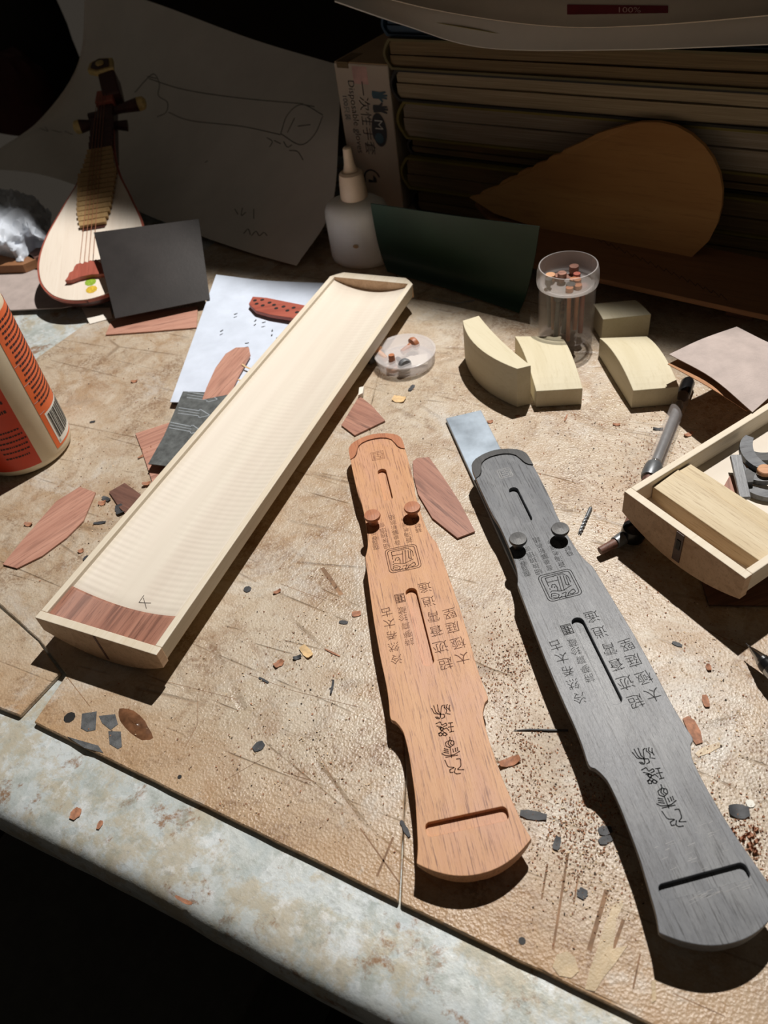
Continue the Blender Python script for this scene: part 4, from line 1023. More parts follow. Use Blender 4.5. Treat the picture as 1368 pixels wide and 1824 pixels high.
for row, (z_, x0, x1) in enumerate([(0.080, -92, -68), (0.0745, -92, -64), (0.066, -92, -66), (0.0475, -92, -63), (0.0425, -92, -61), (0.0375, -92, -60), (0.0325, -92, -60.5), (0.0275, -92, -62), (0.022, -92, -64)]):
    f_ = cylmap(0, 0); x = gr * R(x0)
    while x < gr * R(x1):
        l_ = random.uniform(0.0008, 0.0026); h_ = 0.0008 if row > 2 else 0.0014
        mb.add([f_(x, z_ - h_), f_(x + l_, z_ - h_), f_(x + l_, z_ + h_), f_(x, z_ + h_)], [(0, 1, 2, 3)]); x += l_ + 0.0006
mb.build('print_lines', 'ink_dark', lab1)
bc = wrap('barcode_panel', -25, 40, 0.0125, 0.045, 'label_white', lab2, 0.0004)
mb = MB(); f_ = cylmap(0, 0, 0.00055); x = gr * R(-22); k = 0
while x < gr * R(38):
    l_ = (0.0004, 0.0010, 0.0005, 0.0014, 0.0003)[k % 5]
    mb.add([f_(x, 0.0175), f_(x + l_, 0.0175), f_(x + l_, 0.043), f_(x, 0.043)], [(0, 1, 2, 3)]); x += l_ + (0.0006, 0.0004, 0.0009)[k % 3]; k += 1
add_text(mb, '0', 0.004, cylmap(-22.5, 0.0148, 0.00055))
mb.build('barcode_bars', 'ink_black', lab2)

# ================================================================== white squeeze bottle
sc_ = Vector((0.027, 0.828, 0.0003))
sq = thing('squeeze_bottle', 'white translucent squeeze bottle with cream nozzle in front of the glove box', 'bottle', sc_, R(-22))
MB().lathe([(0, 0.001), (0.031, 0.0), (0.0345, 0.003), (0.036, 0.008), (0.0358, 0.050), (0.0350, 0.058), (0.032, 0.0645), (0.025, 0.069), (0.014, 0.0715), (0, 0.0715)], 56, 1, 0.68).build('body', 'white_plastic', sq, True)
MB().lathe([(0.0142, 0.071), (0.0146, 0.072), (0.0136, 0.088), (0.0124, 0.0965), (0.0100, 0.0985), (0, 0.0985)], 32).build('collar', 'nozzle_plastic', sq, True)
nz_ = MB().lathe([(0.0085, 0.098), (0.0070, 0.1005), (0.0056, 0.106), (0.0048, 0.116), (0.0044, 0.1215), (0.0030, 0.123), (0, 0.123)], 24).build('nozzle', 'nozzle_plastic', sq, True)
pp = inv(sq)(Vector((0.03, 0.80, 0.028)))
o = MB().lathe([(0.0, 0), (0.0028, 0.0), (0.0016, 0.0002), (0, 0.0003)], 9, 1.2, 0.8).build('stain', 'bamboo', sq, False, (0.002, -0.0249, 0.028), (R(90), 0, 0))

# ================================================================== glove box
gs = G(706, 374).dot(NW)
gl0, gl1 = V(608, 240, gs), V(705, 300, gs)
gx0, gx1 = gl0.dot(TW), V(704, 240, gs).dot(TW)
ghz = V(699.7, 118.3, gs).z
def WD(x, s_, z): return TW * x + NW * s_ + Vector((0, 0, z))
gx0 = V(600, 150, gs).dot(TW)
gw = gx1 - gx0
gbx = thing('glove_box', 'pale carton of disposable gloves standing upright beside the book pile', 'box', WD(gx0, gs, 0.0003), R(-40))
MB().box((0, 0, 0), (gw, 0.115, ghz)).build('carton', 'carton', gbx, bevel=0.001)
MB().box((0.0005, 0.001, ghz - 0.0002), (gw - 0.0005, 0.114, ghz + 0.0012)).build('top_flap', 'carton_tan', gbx, bevel=0.0004)
MB().box((0.004, -0.0004, ghz - 0.005), (0.02, 0.03, ghz + 0.0016)).build('tape_piece', 'pages_brown', gbx, bevel=0.0003)
def face(px, py): 
    q = V(px, py, gs); return (q.dot(TW) - gx0, q.z)
def facetext(txt, size, px, py, mat, name, sx=1.0):
    x0, z0 = face(px, py); mb = MB()
    add_text(mb, txt, size, lambda x, y: (x0 + y, -0.0006, z0 - x * sx))
    o = mb.build(name, mat, gbx); return o
facetext('一次性手套', 0.0165, 652, 212, 'ink_grey', 'chinese_title', 0.98)
facetext('Disposable gloves', 0.0122, 634, 210, 'ink_grey', 'english_title', 0.92)
facetext('100只装', 0.0088, 617, 192, 'ink_teal', 'count_line', 0.92)
def poly_face(pts, mat, name, y=-0.0006):
    return MB().add([(a_, y, b_) for a_, b_ in pts], [tuple(range(len(pts)))]).build(name, mat, gbx)
x0, z0 = face(676, 232)
poly_face([(x0 + 0.0100 * math.cos(k * math.pi / 14), z0 + 0.0185 * math.sin(k * math.pi / 14)) for k in range(28)], 'ink_grey', 'oval_badge')
mb = MB(); add_text(mb, 'M', 0.016, lambda x, y: (x0 + y, -0.0009, z0 + 0.006 - x)); mb.build('badge_letter', 'label_white', gbx)
mb = MB().add([(x0 - 0.001 + 0.006 * math.cos(k * math.pi / 8), -0.0008, z0 - 0.009 + 0.006 * math.sin(k * math.pi / 8)) for k in range(16)], [tuple(range(16))]); mb.build('badge_spot', 'ink_teal', gbx)
x0, z0 = face(675, 183)
def hand(cx, cz, fl):
    pts = [(0, -0.010), (0.004, -0.009), (0.0042, 0.0), (0.0075, 0.004), (0.0065, 0.0062), (0.0035, 0.004), (0.004, 0.012), (0.0024, 0.0122), (0.0018, 0.006), (0.0008, 0.0130), (-0.0008, 0.0130), (-0.0008, 0.006), (-0.003, 0.0115), (-0.0044, 0.0108), (-0.003, 0.002), (-0.004, -0.009)]
    return [(cx + b_ * 0.9, cz - a_ * fl) for a_, b_ in pts]
poly_face(hand(x0 + 0.001, z0 + 0.008, 1), 'ink_teal', 'glove_picture'); poly_face(hand(x0, z0 - 0.007, -1), 'ink_grey', 'glove_picture')
x0, z0 = face(664, 320)
mb = MB()
for k in range(20):
    a0_, a1_ = R(20 + 9 * k), R(20 + 9 * (k + 1)); q = []
    for rr, aa in ((0.0105, a0_), (0.0125, a0_), (0.0125, a1_), (0.0105, a1_)): q.append((x0 + rr * math.cos(aa), -0.0006, z0 + rr * math.sin(aa)))
    mb.add(q, [(0, 1, 2, 3)])
mb.build('ring_mark', 'ink_grey', gbx)
MB().add([(x0 + a_, -0.0006, z0 + b_) for a_, b_ in ((-0.006, -0.004), (0.006, -0.003), (0.006, 0.002), (0.002, 0.006), (0.001, -0.001), (-0.006, 0.0))], [tuple(range(6))]).build('ring_figure', 'ink_grey', gbx)
x0, z0 = face(645, 140)
poly_face([(x0 - 0.012, z0 - 0.006), (x0 + 0.008, z0 - 0.006), (x0 + 0.008, z0 + 0.012), (x0 - 0.012, z0 + 0.012)], 'ink_pink', 'pink_panel', -0.0004)

# ================================================================== books
bs = gs - 0.003
bx = gx1 + 0.003
zs = [0.0005, 0.030, 0.067, 0.087, 0.127, 0.159, 0.189, 0.2115]
specs = [('cover_black', 'pages_brown', 0.010, 0.004, 'dark thick book lowest in the pile, mostly hidden by the plank'),
         ('cover_yellow', 'pages_brown', 0.0, 0.0, 'thick book with olive-yellow cover edge, second from the bottom of the pile'),
         ('cover_black', 'pages_brown', 0.008, 0.008, 'thin dark book with yellowed spine in the lower middle of the pile'),
         ('cover_yellow', 'pages_grey', 0.002, 0.001, 'thick grey-paged book in the middle of the pile'),
         ('cover_black', 'pages_cream', -0.001, 0.0, 'black-covered book with pale pages above the grey-paged one'),
         ('cover_olive', 'pages_brown', -0.004, -0.002, 'olive hardcover book with brown pages under the blue one'),
         ('cover_blue', 'cover_blue', -0.006, 0.003, 'dark blue book topmost of the pile, under the magazines')]
random.seed(21)
for i, (cv, pg, dx, ds, lab) in enumerate(specs):
    z0, z1_ = zs[i], zs[i + 1] - 0.0004
    hh = z1_ - z0; ln_ = 0.52 + random.uniform(-0.02, 0.02); dp = 0.24
    t = thing('book', lab, 'book', WD(bx + dx, bs + ds, z0), R(-40), 'books in the pile')
    ct = 0.0022; rr = hh / 2; n_ = 8
    # cover: C-shaped profile (in x-z) swept along y
    outl = [(ln_, hh)] + [(rr * 0.55 - rr * 0.55 * math.sin(math.pi * k / n_), hh - hh * k / n_) for k in range(n_ + 1)] + [(ln_, 0)]
    inl = [(ln_, hh - ct)] + [(rr * 0.55 + ct - rr * 0.5 * math.sin(math.pi * k / n_), hh - ct - (hh - 2 * ct) * k / n_) for k in range(n_ + 1)] + [(ln_, ct)]
    m_ = len(outl); vs = []
    for y in (0, dp):
        vs += [(a_, y, b_) for a_, b_ in outl] + [(a_, y, b_) for a_, b_ in inl]
    fs = []
    for k in range(m_ - 1):
        fs += [(k, k + 1, m_ + k + 1, m_ + k), (2 * m_ + k, 3 * m_ + k, 3 * m_ + k + 1, 2 * m_ + k + 1), (k, 2 * m_ + k, 2 * m_ + k + 1, k + 1), (m_ + k, m_ + k + 1, 3 * m_ + k + 1, 3 * m_ + k)]
    MB().add(vs, fs).build('cover', cv, t, True)
    # page block, slightly wavy front, split in two signatures
    cut = 0.55 if i in (4, 3) else 0.45
    for a0_, a1_, rec in ((ct + 0.0002, hh * cut - 0.0005, 0.0035), (hh * cut + 0.0003, hh - ct - 0.0002, 0.005)):
        NXs = 24; vs = []
        for k in range(NXs + 1):
            x = rr * 0.30 + ct + (ln_ - 0.006 - rr * 0.3 - ct) * k / NXs; w_ = 0.0012 * noise.noise((x * 9, i * 3.1, a0_ * 50))
            vs += [(x, rec + w_, a0_), (x, dp - 0.004, a0_), (x, dp - 0.004, a1_), (x, rec + w_ - 0.0006, a1_)]
        fs = [(k * 4 + j, (k + 1) * 4 + j, (k + 1) * 4 + (j + 1) % 4, k * 4 + (j + 1) % 4) for k in range(NXs) for j in range(4)] + [(0, 1, 2, 3), (NXs * 4 + 3, NXs * 4 + 2, NXs * 4 + 1, NXs * 4)]
        MB().add(vs, fs).build('page_block', pg, t)
# magazines sagging over the pile
def droop(pix, s0, z_top, mat, th, lab, name='magazine'):
    f_ = [V(a_, b_, s0) for a_, b_ in pix]
    m_ = [Vector((p.x, p.y, 0)) + NW * 0.035 + Vector((0, 0, z_top + (p.z - f_[1].z) * 0.25)) for p in f_]
    m2 = [Vector((p.x, p.y, 0)) + NW * 0.12 + Vector((0, 0, z_top)) for p in f_]
    b_ = [Vector((p.x, p.y, 0)) + NW * 0.24 + Vector((0, 0, z_top)) for p in f_]
    o, bvh = sheet(name, [f_, m_, m2, b_], mat, 8, th); return tag(o, lab, 'magazine', 'magazines on the book pile'), bvh
droop([(596, 1), (720, 44), (860, 84), (1100, 88), (1420, 76)], bs - 0.020, 0.229, 'paper_white', 0.0016, 'white magazine drooping over the top of the book pile')
o, bvh = droop([(640, -16), (790, 20), (980, 46), (1160, 44), (1420, 22)], bs - 0.034, 0.243, 'carton', 0.0012, 'uppermost magazine with a red printed band on its front edge')
def project(pts, bvh, off=0.0004):
    out = []
    for a_, b_ in pts:
        d = ray(a_, b_).normalized(); h_ = bvh.ray_cast(EYE, d)
        if h_[0] is None: return None
        out.append(h_[0] - d * off)
    return out
def decal(obj_, bvh, quads, mat, name):
    mb = MB(); base = obj_.location
    for q in quads:
        p_ = project(q, bvh)
        if p_: mb.add([x - base for x in p_], [tuple(range(len(p_)))])
    if mb.v: return mb.build(name, mat, obj_)
decal(o, bvh, [[(1010 + 18 * k, 8 + 1 * k * 0.2), (1028 + 18 * k, 8 + (k + 1) * 0.2), (1028 + 18 * k, 26 - k * 0.3), (1010 + 18 * k, 26 - k * 0.3)] for k in range(10)], 'magazine_red', 'red_band')
vs_, fs_ = text_data('100%', 20)
pj = [project([(1120 + v.x, 18 - v.y * 0.7)], bvh, 0.0008) for v in vs_]
if all(pj): MB().add([p_[0] - o.location for p_ in pj], fs_).build('band_lettering', 'ink_pink', o)
# yellow slip sticking out of the blue book
slip = [V(a_, b_, bs - 0.012) for a_, b_ in ((740, 34), (900, 62), (962, 80))]
o, _ = sheet('paper_slip', [slip, [p + NW * 0.02 + Vector((0, 0, 0.004)) for p in slip]], 'cover_yellow', 6, 0.0005); tag(o, 'yellow paper slip hanging out under the white magazine', 'paper')

# ================================================================== plank, teardrop board, green sheet
PZ = 0.030
pk = slab('plank', [(846, 360), (1430, 474), (1430, 578), (1368, 562), (1150, 514), (940, 468)], PZ - 0.005, 0.005, 'plank_brown', 'thin brown plank with a zigzag pencil line lying before the books', 'plank', R(-40), bevel=0.0005)
Lk = inv(pk); zz_ = []
for k in range(46):
    s_ = k / 45; px, py = 978 + 315 * s_, 386 + 145 * s_; q = Lk(G(px + (2 if k % 2 else -2), py + (4 if k % 2 else -4), PZ)); zz_.append((q.x, q.y))
MB().ribbons([zz_], 0.0005, 0.0051).build('pencil_zigzag', 'ink_black', pk)
for (a_, b_), lab in (((G(1000, 425, PZ) + NW * 0.02).xy, 'dark batten holding up the left end of the brown plank'), ((G(1330, 510, PZ) + NW * 0.03).xy, 'dark batten holding up the right end of the brown plank')):
    o = MB().box((-0.012, -0.035, 0), (0.012, 0.03, PZ - 0.0056)).build('batten', 'rosewood_dark', None, False, (a_, b_, 0.0003), (0, 0, R(-40)), bevel=0.001); tag(o, lab, 'batten')
td = [(836, 352), (870, 337), (905, 318), (935, 302), (962, 290), (985, 277), (1012, 264), (1035, 254), (1062, 239), (1090, 230), (1115, 223), (1140, 218), (1175, 218), (1205, 225), (1232, 240), (1254, 260), (1270, 282), (1282, 310), (1287, 340), (1285, 370), (1278, 398), (1262, 430), (1230, 460), (1150, 455), (1000, 420), (880, 380)]
jag = []
for (a_, b_), (c_, d_) in zip(td, td[1:] + td[:1]):
    jag.append((a_, b_))
    if a_ < 1000 and b_ < 353: jag.append(((a_ + c_) / 2, (b_ + d_) / 2 + 4)); jag.append(((a_ + c_) / 2 + 4, (b_ + d_) / 2 - 2))
TS = lambda py: bs - 0.008 - max(0, (py - 218)) / 240 * 0.045
Pt = [V(a_, b_, TS(b_)) for a_, b_ in jag]
c = V(1100, 350, TS(350)); o = link('tmp', None, None, c, (0, 0, R(-40))); Lq = inv(o); bpy.data.objects.remove(o)
Q = [Lq(p) for p in Pt]; n_ = len(Q)
mb = MB().add([tuple(q) for q in Q] + [(q.x, q.y + 0.005, q.z) for q in Q], [tuple(range(n_)), tuple(range(2 * n_ - 1, n_ - 1, -1))] + [(k, n_ + k, n_ + (k + 1) % n_, (k + 1) % n_) for k in range(n_)])
o = mb.build('teardrop_board', 'teardrop_wood', None, False, c, (0, 0, R(-40))); tag(o, 'tan teardrop-shaped pipa soundboard blank leaning on the books', 'soundboard')
zt = 0.084
grid = [[G(690, 484, 0.004), G(800, 515, 0.003), G(924, 557, 0.003)], [G(678, 452, 0.016), G(800, 485, 0.014), G(938, 522, 0.014)], [G(668, 410, 0.048), G(805, 440, 0.046), G(952, 462, 0.048)], [G(660, 363, zt), G(805, 384, zt - 0.003), G(961, 404, zt)]]
o, _ = sheet('green_sheet', grid, 'green_paper', 8, 0.0009); tag(o, 'dark green bowed paper sheet propped before the white bottle', 'paper')

# ================================================================== drawing paper with pencil sketch
rows = [[(-30, 300, .70), (60, 308, .68), (150, 335, .655), (300, 398, .63), (430, 445, .615), (528, 473, .605)],
        [(-5, 268, .74), (60, 240, .76), (140, 262, .76), (290, 290, .745), (450, 320, .72), (590, 372, .685)],
        [(72, 212, .80), (108, 205, .825), (150, 185, .845), (280, 180, .835), (450, 195, .81), (603, 230, .775)],
        [(140, 110, .88), (150, 95, .89), (185, 70, .90), (300, 85, .89), (450, 120, .87), (606, 160, .835)],
        [(152, -40, .93), (175, -30, .935), (215, -15, .94), (300, 14, .93), (450, 70, .905), (612, 118, .875)]]
dp_, dbvh = sheet('drawing_paper', [[V(a_, b_, s_) for a_, b_, s_ in r_] for r_ in rows], 'paper_white', 7, 0.0004)
tag(dp_, 'large curled white paper with a pencil drawing behind the pipa', 'paper')
SK = [[(240, 165), (262, 140), (275, 132), (284, 150), (282, 170), (298, 182), (296, 200), (280, 208)], [(265, 140), (330, 160), (430, 175), (540, 185)], [(300, 200), (340, 215), (430, 225), (500, 240)], [(262, 136), (280, 140)],
      [(500, 238), (512, 205), (538, 186), (575, 205)], [(500, 238), (535, 258), (560, 240), (575, 207)], [(512, 236), (525, 210)], [(538, 186), (560, 190)], [(530, 225), (553, 222)],
      [(475, 245), (485, 252), (480, 262)], [(488, 250), (500, 256)], [(505, 252), (512, 262), (520, 258)], [(515, 268), (530, 270), (540, 285)],
      [(418, 372), (424, 382)], [(432, 370), (430, 384), (438, 378)], [(452, 372), (452, 390)], [(434, 416), (442, 408), (446, 418)], [(448, 420), (456, 412), (462, 420), (470, 414), (476, 420)],
      [(70, 228), (85, 234), (80, 226)], [(92, 232), (110, 236)], [(115, 234), (130, 240)], [(365, 290), (370, 286)]]
for ln in SK:
    P = project([tuple(q.xy) for q in crspl([(a_, b_, 0) for a_, b_ in ln], 5)], dbvh, 0.0006)
    if not P: continue
    mb = MB()
    for a_, b_ in zip(P, P[1:]):
        d = (b_ - a_)
        if d.length < 1e-7: continue
        nr = d.cross(ray(300, 200)).normalized() * 0.0005
        mb.add([x - dp_.location for x in (a_ + nr, a_ - nr, b_ - nr, b_ + nr)], [(0, 1, 2, 3)])
    mb.build('pencil_line', 'pencil', dp_)
# dark soft goods in the far left corner
def lump(name, mat, c, rx, ry, h_, lab, cat, seed):
    vs, fs = [], []; NU, NV = 26, 14
    for j in range(NV + 1):
        ph = math.pi / 2 * j / NV
        for k in range(NU):
            a_ = 2 * math.pi * k / NU
            cx_, cy_ = math.copysign(abs(math.cos(a_)) ** 0.7, math.cos(a_)), math.copysign(abs(math.sin(a_)) ** 0.7, math.sin(a_))
            q = 1 + 0.10 * noise.noise((cx_ * 1.6 + seed, cy_ * 1.6, ph * 2)) + 0.04 * noise.noise((cx_ * 6, cy_ * 6 + seed, ph * 5))
            vs.append((rx * cx_ * math.cos(ph) ** 0.35 * q, ry * cy_ * math.cos(ph) ** 0.35 * q, h_ * math.sin(ph) ** 0.8 * q))
    fs = [(j * NU + k, j * NU + (k + 1) % NU, (j + 1) * NU + (k + 1) % NU, (j + 1) * NU + k) for j in range(NV) for k in range(NU)] + [tuple(range(NU - 1, -1, -1))]
    o = MB().add(vs, fs).build(name, mat, None, True, c, (0, 0, R(-40))); return tag(o, lab, cat)
pz = V(40, 205, 0.86)
lump('cloth_pouch', 'maroon_cloth', Vector((pz.x - 0.01, pz.y + 0.02, -0.0037)), 0.095, 0.045, 0.115, 'dark maroon cloth pouch in the shadow at the far left', 'pouch', 2.0)
pz = V(40, 100, 1.0)
lump('black_bag', 'dark_cloth', Vector((pz.x - 0.02, pz.y + 0.01, -0.0037)), 0.15, 0.07, 0.27, 'black bag in the darkness behind the maroon pouch', 'bag', 7.0)

# ================================================================== plastic bag at the left
random.seed(4); grid = []
for i, (ya, za) in enumerate(((462, 0.010), (430, 0.034), (395, 0.052), (360, 0.050), (335, 0.030))):
    r_ = []
    for j, xa in enumerate((-60, -25, 5, 35, 62, 92)):
        sl = max(0, (xa - 40)) * 1.1 if i > 1 else max(0, xa - 40) * -0.25
        r_.append(G(xa, ya + sl * 0.7 + random.uniform(-5, 5), max(0.006, za * (1 - max(0, xa - 30) / 90) + random.uniform(-0.007, 0.007))))
    grid.append(r_)
o, _ = sheet('plastic_bag', grid, 'bag_plastic', 9, 0.0004, crumple=0.0065); tag(o, 'crumpled clear plastic bag at the left edge', 'bag')
grid = [[G(-40, 472, 0.018), G(20, 466, 0.016), G(70, 440, 0.014)], [G(-40, 430, 0.020), G(20, 425, 0.018), G(88, 415, 0.012)]]
slab('wood_offcut', [(28, 446), (75, 428), (98, 440), (60, 462)], 0.001, 0.012, 'rosewood_dark', 'dark reddish offcut in front of the plastic bag', 'wood piece', R(20))

# ================================================================== pipa
b_ = G(133, 532, 0.021); h_ = G(205, 145, 0.126)
Xv = (h_ - b_).normalized(); Yv = Vector((0, 0, 1)).cross(Xv).normalized()
b_ = b_ + Yv * -0.0150; h_ = h_ + Yv * 0.0095
Xv = (h_ - b_).normalized(); Yv = Vector((0, 0, 1)).cross(Xv).normalized(); Zv = Xv.cross(Yv)
pm = Matrix((Xv, Yv, Zv)).transposed()
pipa = thing('pipa', 'small pipa lute with cream soundboard and brown frets, propped at the left', 'pipa', b_, rot=pm.to_euler())
PO = [(-5, 0), (-4, 12), (0, 26), (8, 39), (18, 48), (32, 56), (48, 60.5), (65, 62.5), (88, 61.5), (112, 57), (130, 51.5), (145, 46.5), (165, 40), (182, 34), (200, 28), (225, 22), (250, 18), (275, 15), (300, 13.5)]
PO2 = [(q.x, q.y) for q in crspl([(a_, w_, 0) for a_, w_ in PO], 3)]
def loop(sc, off=0): return [(u * MMU, max(0, (w_ - off)) * sc * MMU) for u, w_ in PO2] + [(u * MMU, -max(0, (w_ - off)) * sc * MMU) for u, w_ in PO2[-1:0:-1]]
# bowl back
us = PO2; vs = []; KB = 12
for u, w_ in us:
    dp2 = 0.020 * min(1, (u + 5) / 30) ** 0.5 * (0.55 + 0.45 * min(1, max(0, (300 - u) / 150)))
    for k in range(KB + 1):
        s_ = -1 + 2 * k / KB; vs.append((u * MMU, w_ * s_ * MMU, -0.001 - dp2 * math.sqrt(max(0, 1 - s_ * s_)) - 0.004 * (1 if 0 < k < KB else 0)))
fs = [(i * (KB + 1) + k, i * (KB + 1) + k + 1, (i + 1) * (KB + 1) + k + 1, (i + 1) * (KB + 1) + k) for i in range(len(us) - 1) for k in range(KB)]
MB().add(vs, fs).build('bowl_back', 'dark_maroon', pipa, True)
MB().prism(loop(1.0), -0.0035, 0.0006).build('rim_binding', 'red_wood', pipa)
MB().prism([p for p in loop(1.0, 2.6)], 0.0004, 0.0014).build('soundboard', 'soundboard_wood', pipa)
# fret platform and frets
fb = [(112, 15), (137, 20), (204, 24), (222, 19), (254, 15)]
def fhw(u):
    for (a_, c1), (b2, c2) in zip(fb, fb[1:]):
        if a_ <= u <= b2: return c1 + (c2 - c1) * (u - a_) / (b2 - a_)
    return 15
plat = [(108, 14)] + fb + [(256, 14)]
MB().prism([(u * MMU, w_ * 0.94 * MMU) for u, w_ in plat] + [(u * MMU, -w_ * 0.94 * MMU) for u, w_ in plat[::-1]], 0.0012, 0.0026).build('fret_platform', 'dark_maroon', pipa)
for k in range(16):
    u = 115 + k * 9.0; w_ = fhw(min(254, u))
    MB().prism([((u - 2.6) * MMU, -w_ * MMU), ((u + 2.6) * MMU, -w_ * MMU), ((u + 2.6) * MMU, w_ * MMU), ((u - 2.6) * MMU, w_ * MMU)], 0.0024, lambda x, y, u=u: 0.0080 if x > u * MMU else 0.0062).build('fret', 'bamboo', pipa)
# neck and ridges
MB().add([(0.252, -0.015, -0.02), (0.252, 0.015, -0.02), (0.252, 0.015, 0.004), (0.252, -0.015, 0.004), (0.375, -0.009, -0.016), (0.375, 0.009, -0.016), (0.375, 0.009, 0.003), (0.375, -0.009, 0.003)],
         [(0, 3, 2, 1), (4, 5, 6, 7), (0, 1, 5, 4), (1, 2, 6, 5), (2, 3, 7, 6), (3, 0, 4, 7)]).build('neck', 'dark_maroon', pipa, bevel=0.001)
for k in range(5):
    u = 0.262 + k * 0.0125
    MB().prism([(u - 0.005, -0.015), (u + 0.005, -0.0145), (u + 0.005, 0.0145), (u - 0.005, 0.015)], 0.003, lambda x, y, u=u: 0.0085 if x > u else 0.0045).build('neck_ridge', 'dark_maroon', pipa, bevel=0.0005)
MB().prism([(0.352, -0.012), (0.378, -0.011), (0.378, 0.011), (0.352, 0.012)], -0.012, 0.008).build('nut', 'red_wood', pipa, bevel=0.001)
# pegs
for (u, s_, tip) in ((0.325, 1, 0.036), (0.345, -1, 0.046)):
    pg_ = MB().tube([(u, s_ * 0.008, -0.004), (u - s_ * 0.002, s_ * 0.018, -0.003), (u - s_ * 0.004, s_ * tip * 0.92, -0.002)], [0.0045, 0.0055, 0.0085], 12).build('tuning_peg', 'dark_maroon', pipa, True)
    MB().tube([(u - s_ * 0.004, s_ * tip * 0.92, -0.002), (u - s_ * 0.005, s_ * tip * 1.08, -0.0018), (u - s_ * 0.005, s_ * tip * 1.14, -0.0018)], [0.0086, 0.008, 0.005], 12).build('peg_cap', 'bone', pg_, True)
for (u, s_) in ((0.352, 1), (0.322, -1)):
    MB().tube([(u, s_ * 0.006, -0.008), (u, s_ * 0.026, -0.012)], [0.0045, 0.007], 12).build('tuning_peg', 'dark_maroon', pipa, True)
# head: bends up and carries a bone-edged plate
MB().add([(0.362, -0.022, -0.014), (0.362, 0.002, -0.014), (0.364, 0.002, 0.010), (0.364, -0.022, 0.010), (0.408, -0.016, -0.004), (0.408, 0.006, -0.004), (0.400, 0.006, 0.024), (0.400, -0.016, 0.024)],
         [(0, 3, 2, 1), (4, 5, 6, 7), (0, 1, 5, 4), (1, 2, 6, 5), (2, 3, 7, 6), (3, 0, 4, 7)]).build('head_block', 'dark_maroon', pipa, bevel=0.002)
hp = MB().prism([(0.396, -0.017), (0.420, -0.015), (0.424, 0.004), (0.416, 0.016), (0.400, 0.018), (0.392, 0.006)], 0.018, 0.025).build('head_plate', 'bone', pipa, bevel=0.001)
MB().prism([(0.399, -0.012), (0.417, -0.010), (0.420, 0.003), (0.413, 0.012), (0.402, 0.013), (0.396, 0.005)], 0.0248, 0.0262).build('head_plate_inset', 'dark_maroon', hp)
MB().lathe([(0.006, 0), (0.0055, 0.002), (0, 0.003)], 14).build('head_knob', 'bone', hp, True, (0.408, 0.001, 0.0255))
# bridge, strings, sticker
brp = [(24, 25), (30, 22), (36, 21), (38, 17), (44, 16), (48, 14), (49, 9), (47, 7), (50, 4), (48, 1), (51, -2), (48, -5), (51, -8), (46, -12), (40, -18), (34, -24), (24, -27), (25, -16), (27, -4), (26, 8), (23, 18)]
MB().prism([(u * MMU, v * MMU) for u, v in brp], 0.0013, 0.0065).build('bridge', 'red_wood', pipa, bevel=0.0006)
for k in range(4):
    v0, v1 = (0.0095, 0.0045, -0.0005, -0.0055)[k], (0.0085, 0.0050, 0.0015, -0.0020)[k]
    MB().tube([(0.049, v0, 0.0072), (0.364, v1, 0.0095)], 0.00042, 6).build('string', 'string_copper', pipa)
for (u, v, mat, nm) in ((0.021, -0.002, 'sticker_green', 'sticker'), (0.009, -0.004, 'sticker_yellow', 'sticker')):
    MB().lathe([(0.0065, 0), (0.0065, 0.0002)], 9, 0.9, 1.0).build(nm, mat, pipa, False, (u, v, 0.0014))

# ================================================================== chips, shavings, small bits
def chip(L_, wd, curl, mat, seed):
    random.seed(seed); mb = MB(); K = 7; vs = []
    for k in range(K + 1):
        s_ = k / K; a_ = curl * (s_ - 0.5)
        if abs(curl) > 0.05: x, z = L_ / curl * math.sin(a_), L_ / curl * (1 - math.cos(a_))
        else: x, z = L_ * (s_ - 0.5), 0
        w_ = wd * (0.6 + 0.4 * math.sin(math.pi * s_)) * random.uniform(0.85, 1.15)
        for y, dz in ((-w_ / 2, 0), (w_ / 2, 0), (w_ / 2, 0.0004), (-w_ / 2, 0.0004)): vs.append((x, y, z + dz + 0.0002))
    mb.add(vs, [(k * 4 + j, (k + 1) * 4 + j, (k + 1) * 4 + (j + 1) % 4, k * 4 + (j + 1) % 4) for k in range(K) for j in range(4)] + [(0, 1, 2, 3), (K * 4 + 3, K * 4 + 2, K * 4 + 1, K * 4)])
    return mesh('wood_shaving', mb.v, mb.f, mat, True)
CM = {}
def put(px, py, L_, wd, curl, mat, rz, label, name='wood_shaving', z=0.0, cat='shaving', group='chips and shavings on the bench'):
    k = (round(L_, 4), wd, curl, mat)
    if k not in CM: CM[k] = chip(L_, wd, curl, mat, len(CM))
    o = link(name, CM[k], None, G(px, py, z), (0, 0, R(rz)))
    return tag(o, label, cat, group)
put(546, 1162, 0.011, 0.006, 0.8, 'shaving_light', -60, 'pale shaving in the open middle of the fibreboard')
put(530, 1172, 0.006, 0.003, 1.5, 'shaving_black', 10, 'small black chip beside the pale middle shaving')
put(497, 1183, 0.007, 0.005, 1.2, 'shaving_brown', 30, 'reddish chip left of the pale middle shaving')
put(592, 1163, 0.012, 0.0012, 0.0, 'shaving_brown', -40, 'thin reddish splinter right of the pale middle shaving')
put(494, 1055, 0.006, 0.003, 1.6, 'shaving_brown', 20, 'pinkish chip between the long tray and the brown guqin')
put(441, 1050, 0.005, 0.005, 0.0, 'shaving_black', 40, 'black square chip close to the right side of the long tray')
put(635, 1094, 0.006, 0.005, 0.3, 'shaving_brown', 0, 'round pink chip left of the brown guqin')
put(612, 1109, 0.006, 0.003, 0.0, 'shaving_black', -20, 'black plug chip left of the brown guqin')
put(470, 1212, 0.008, 0.0016, 0.0, 'shaving_black', -40, 'thin black splinter below the middle shavings')
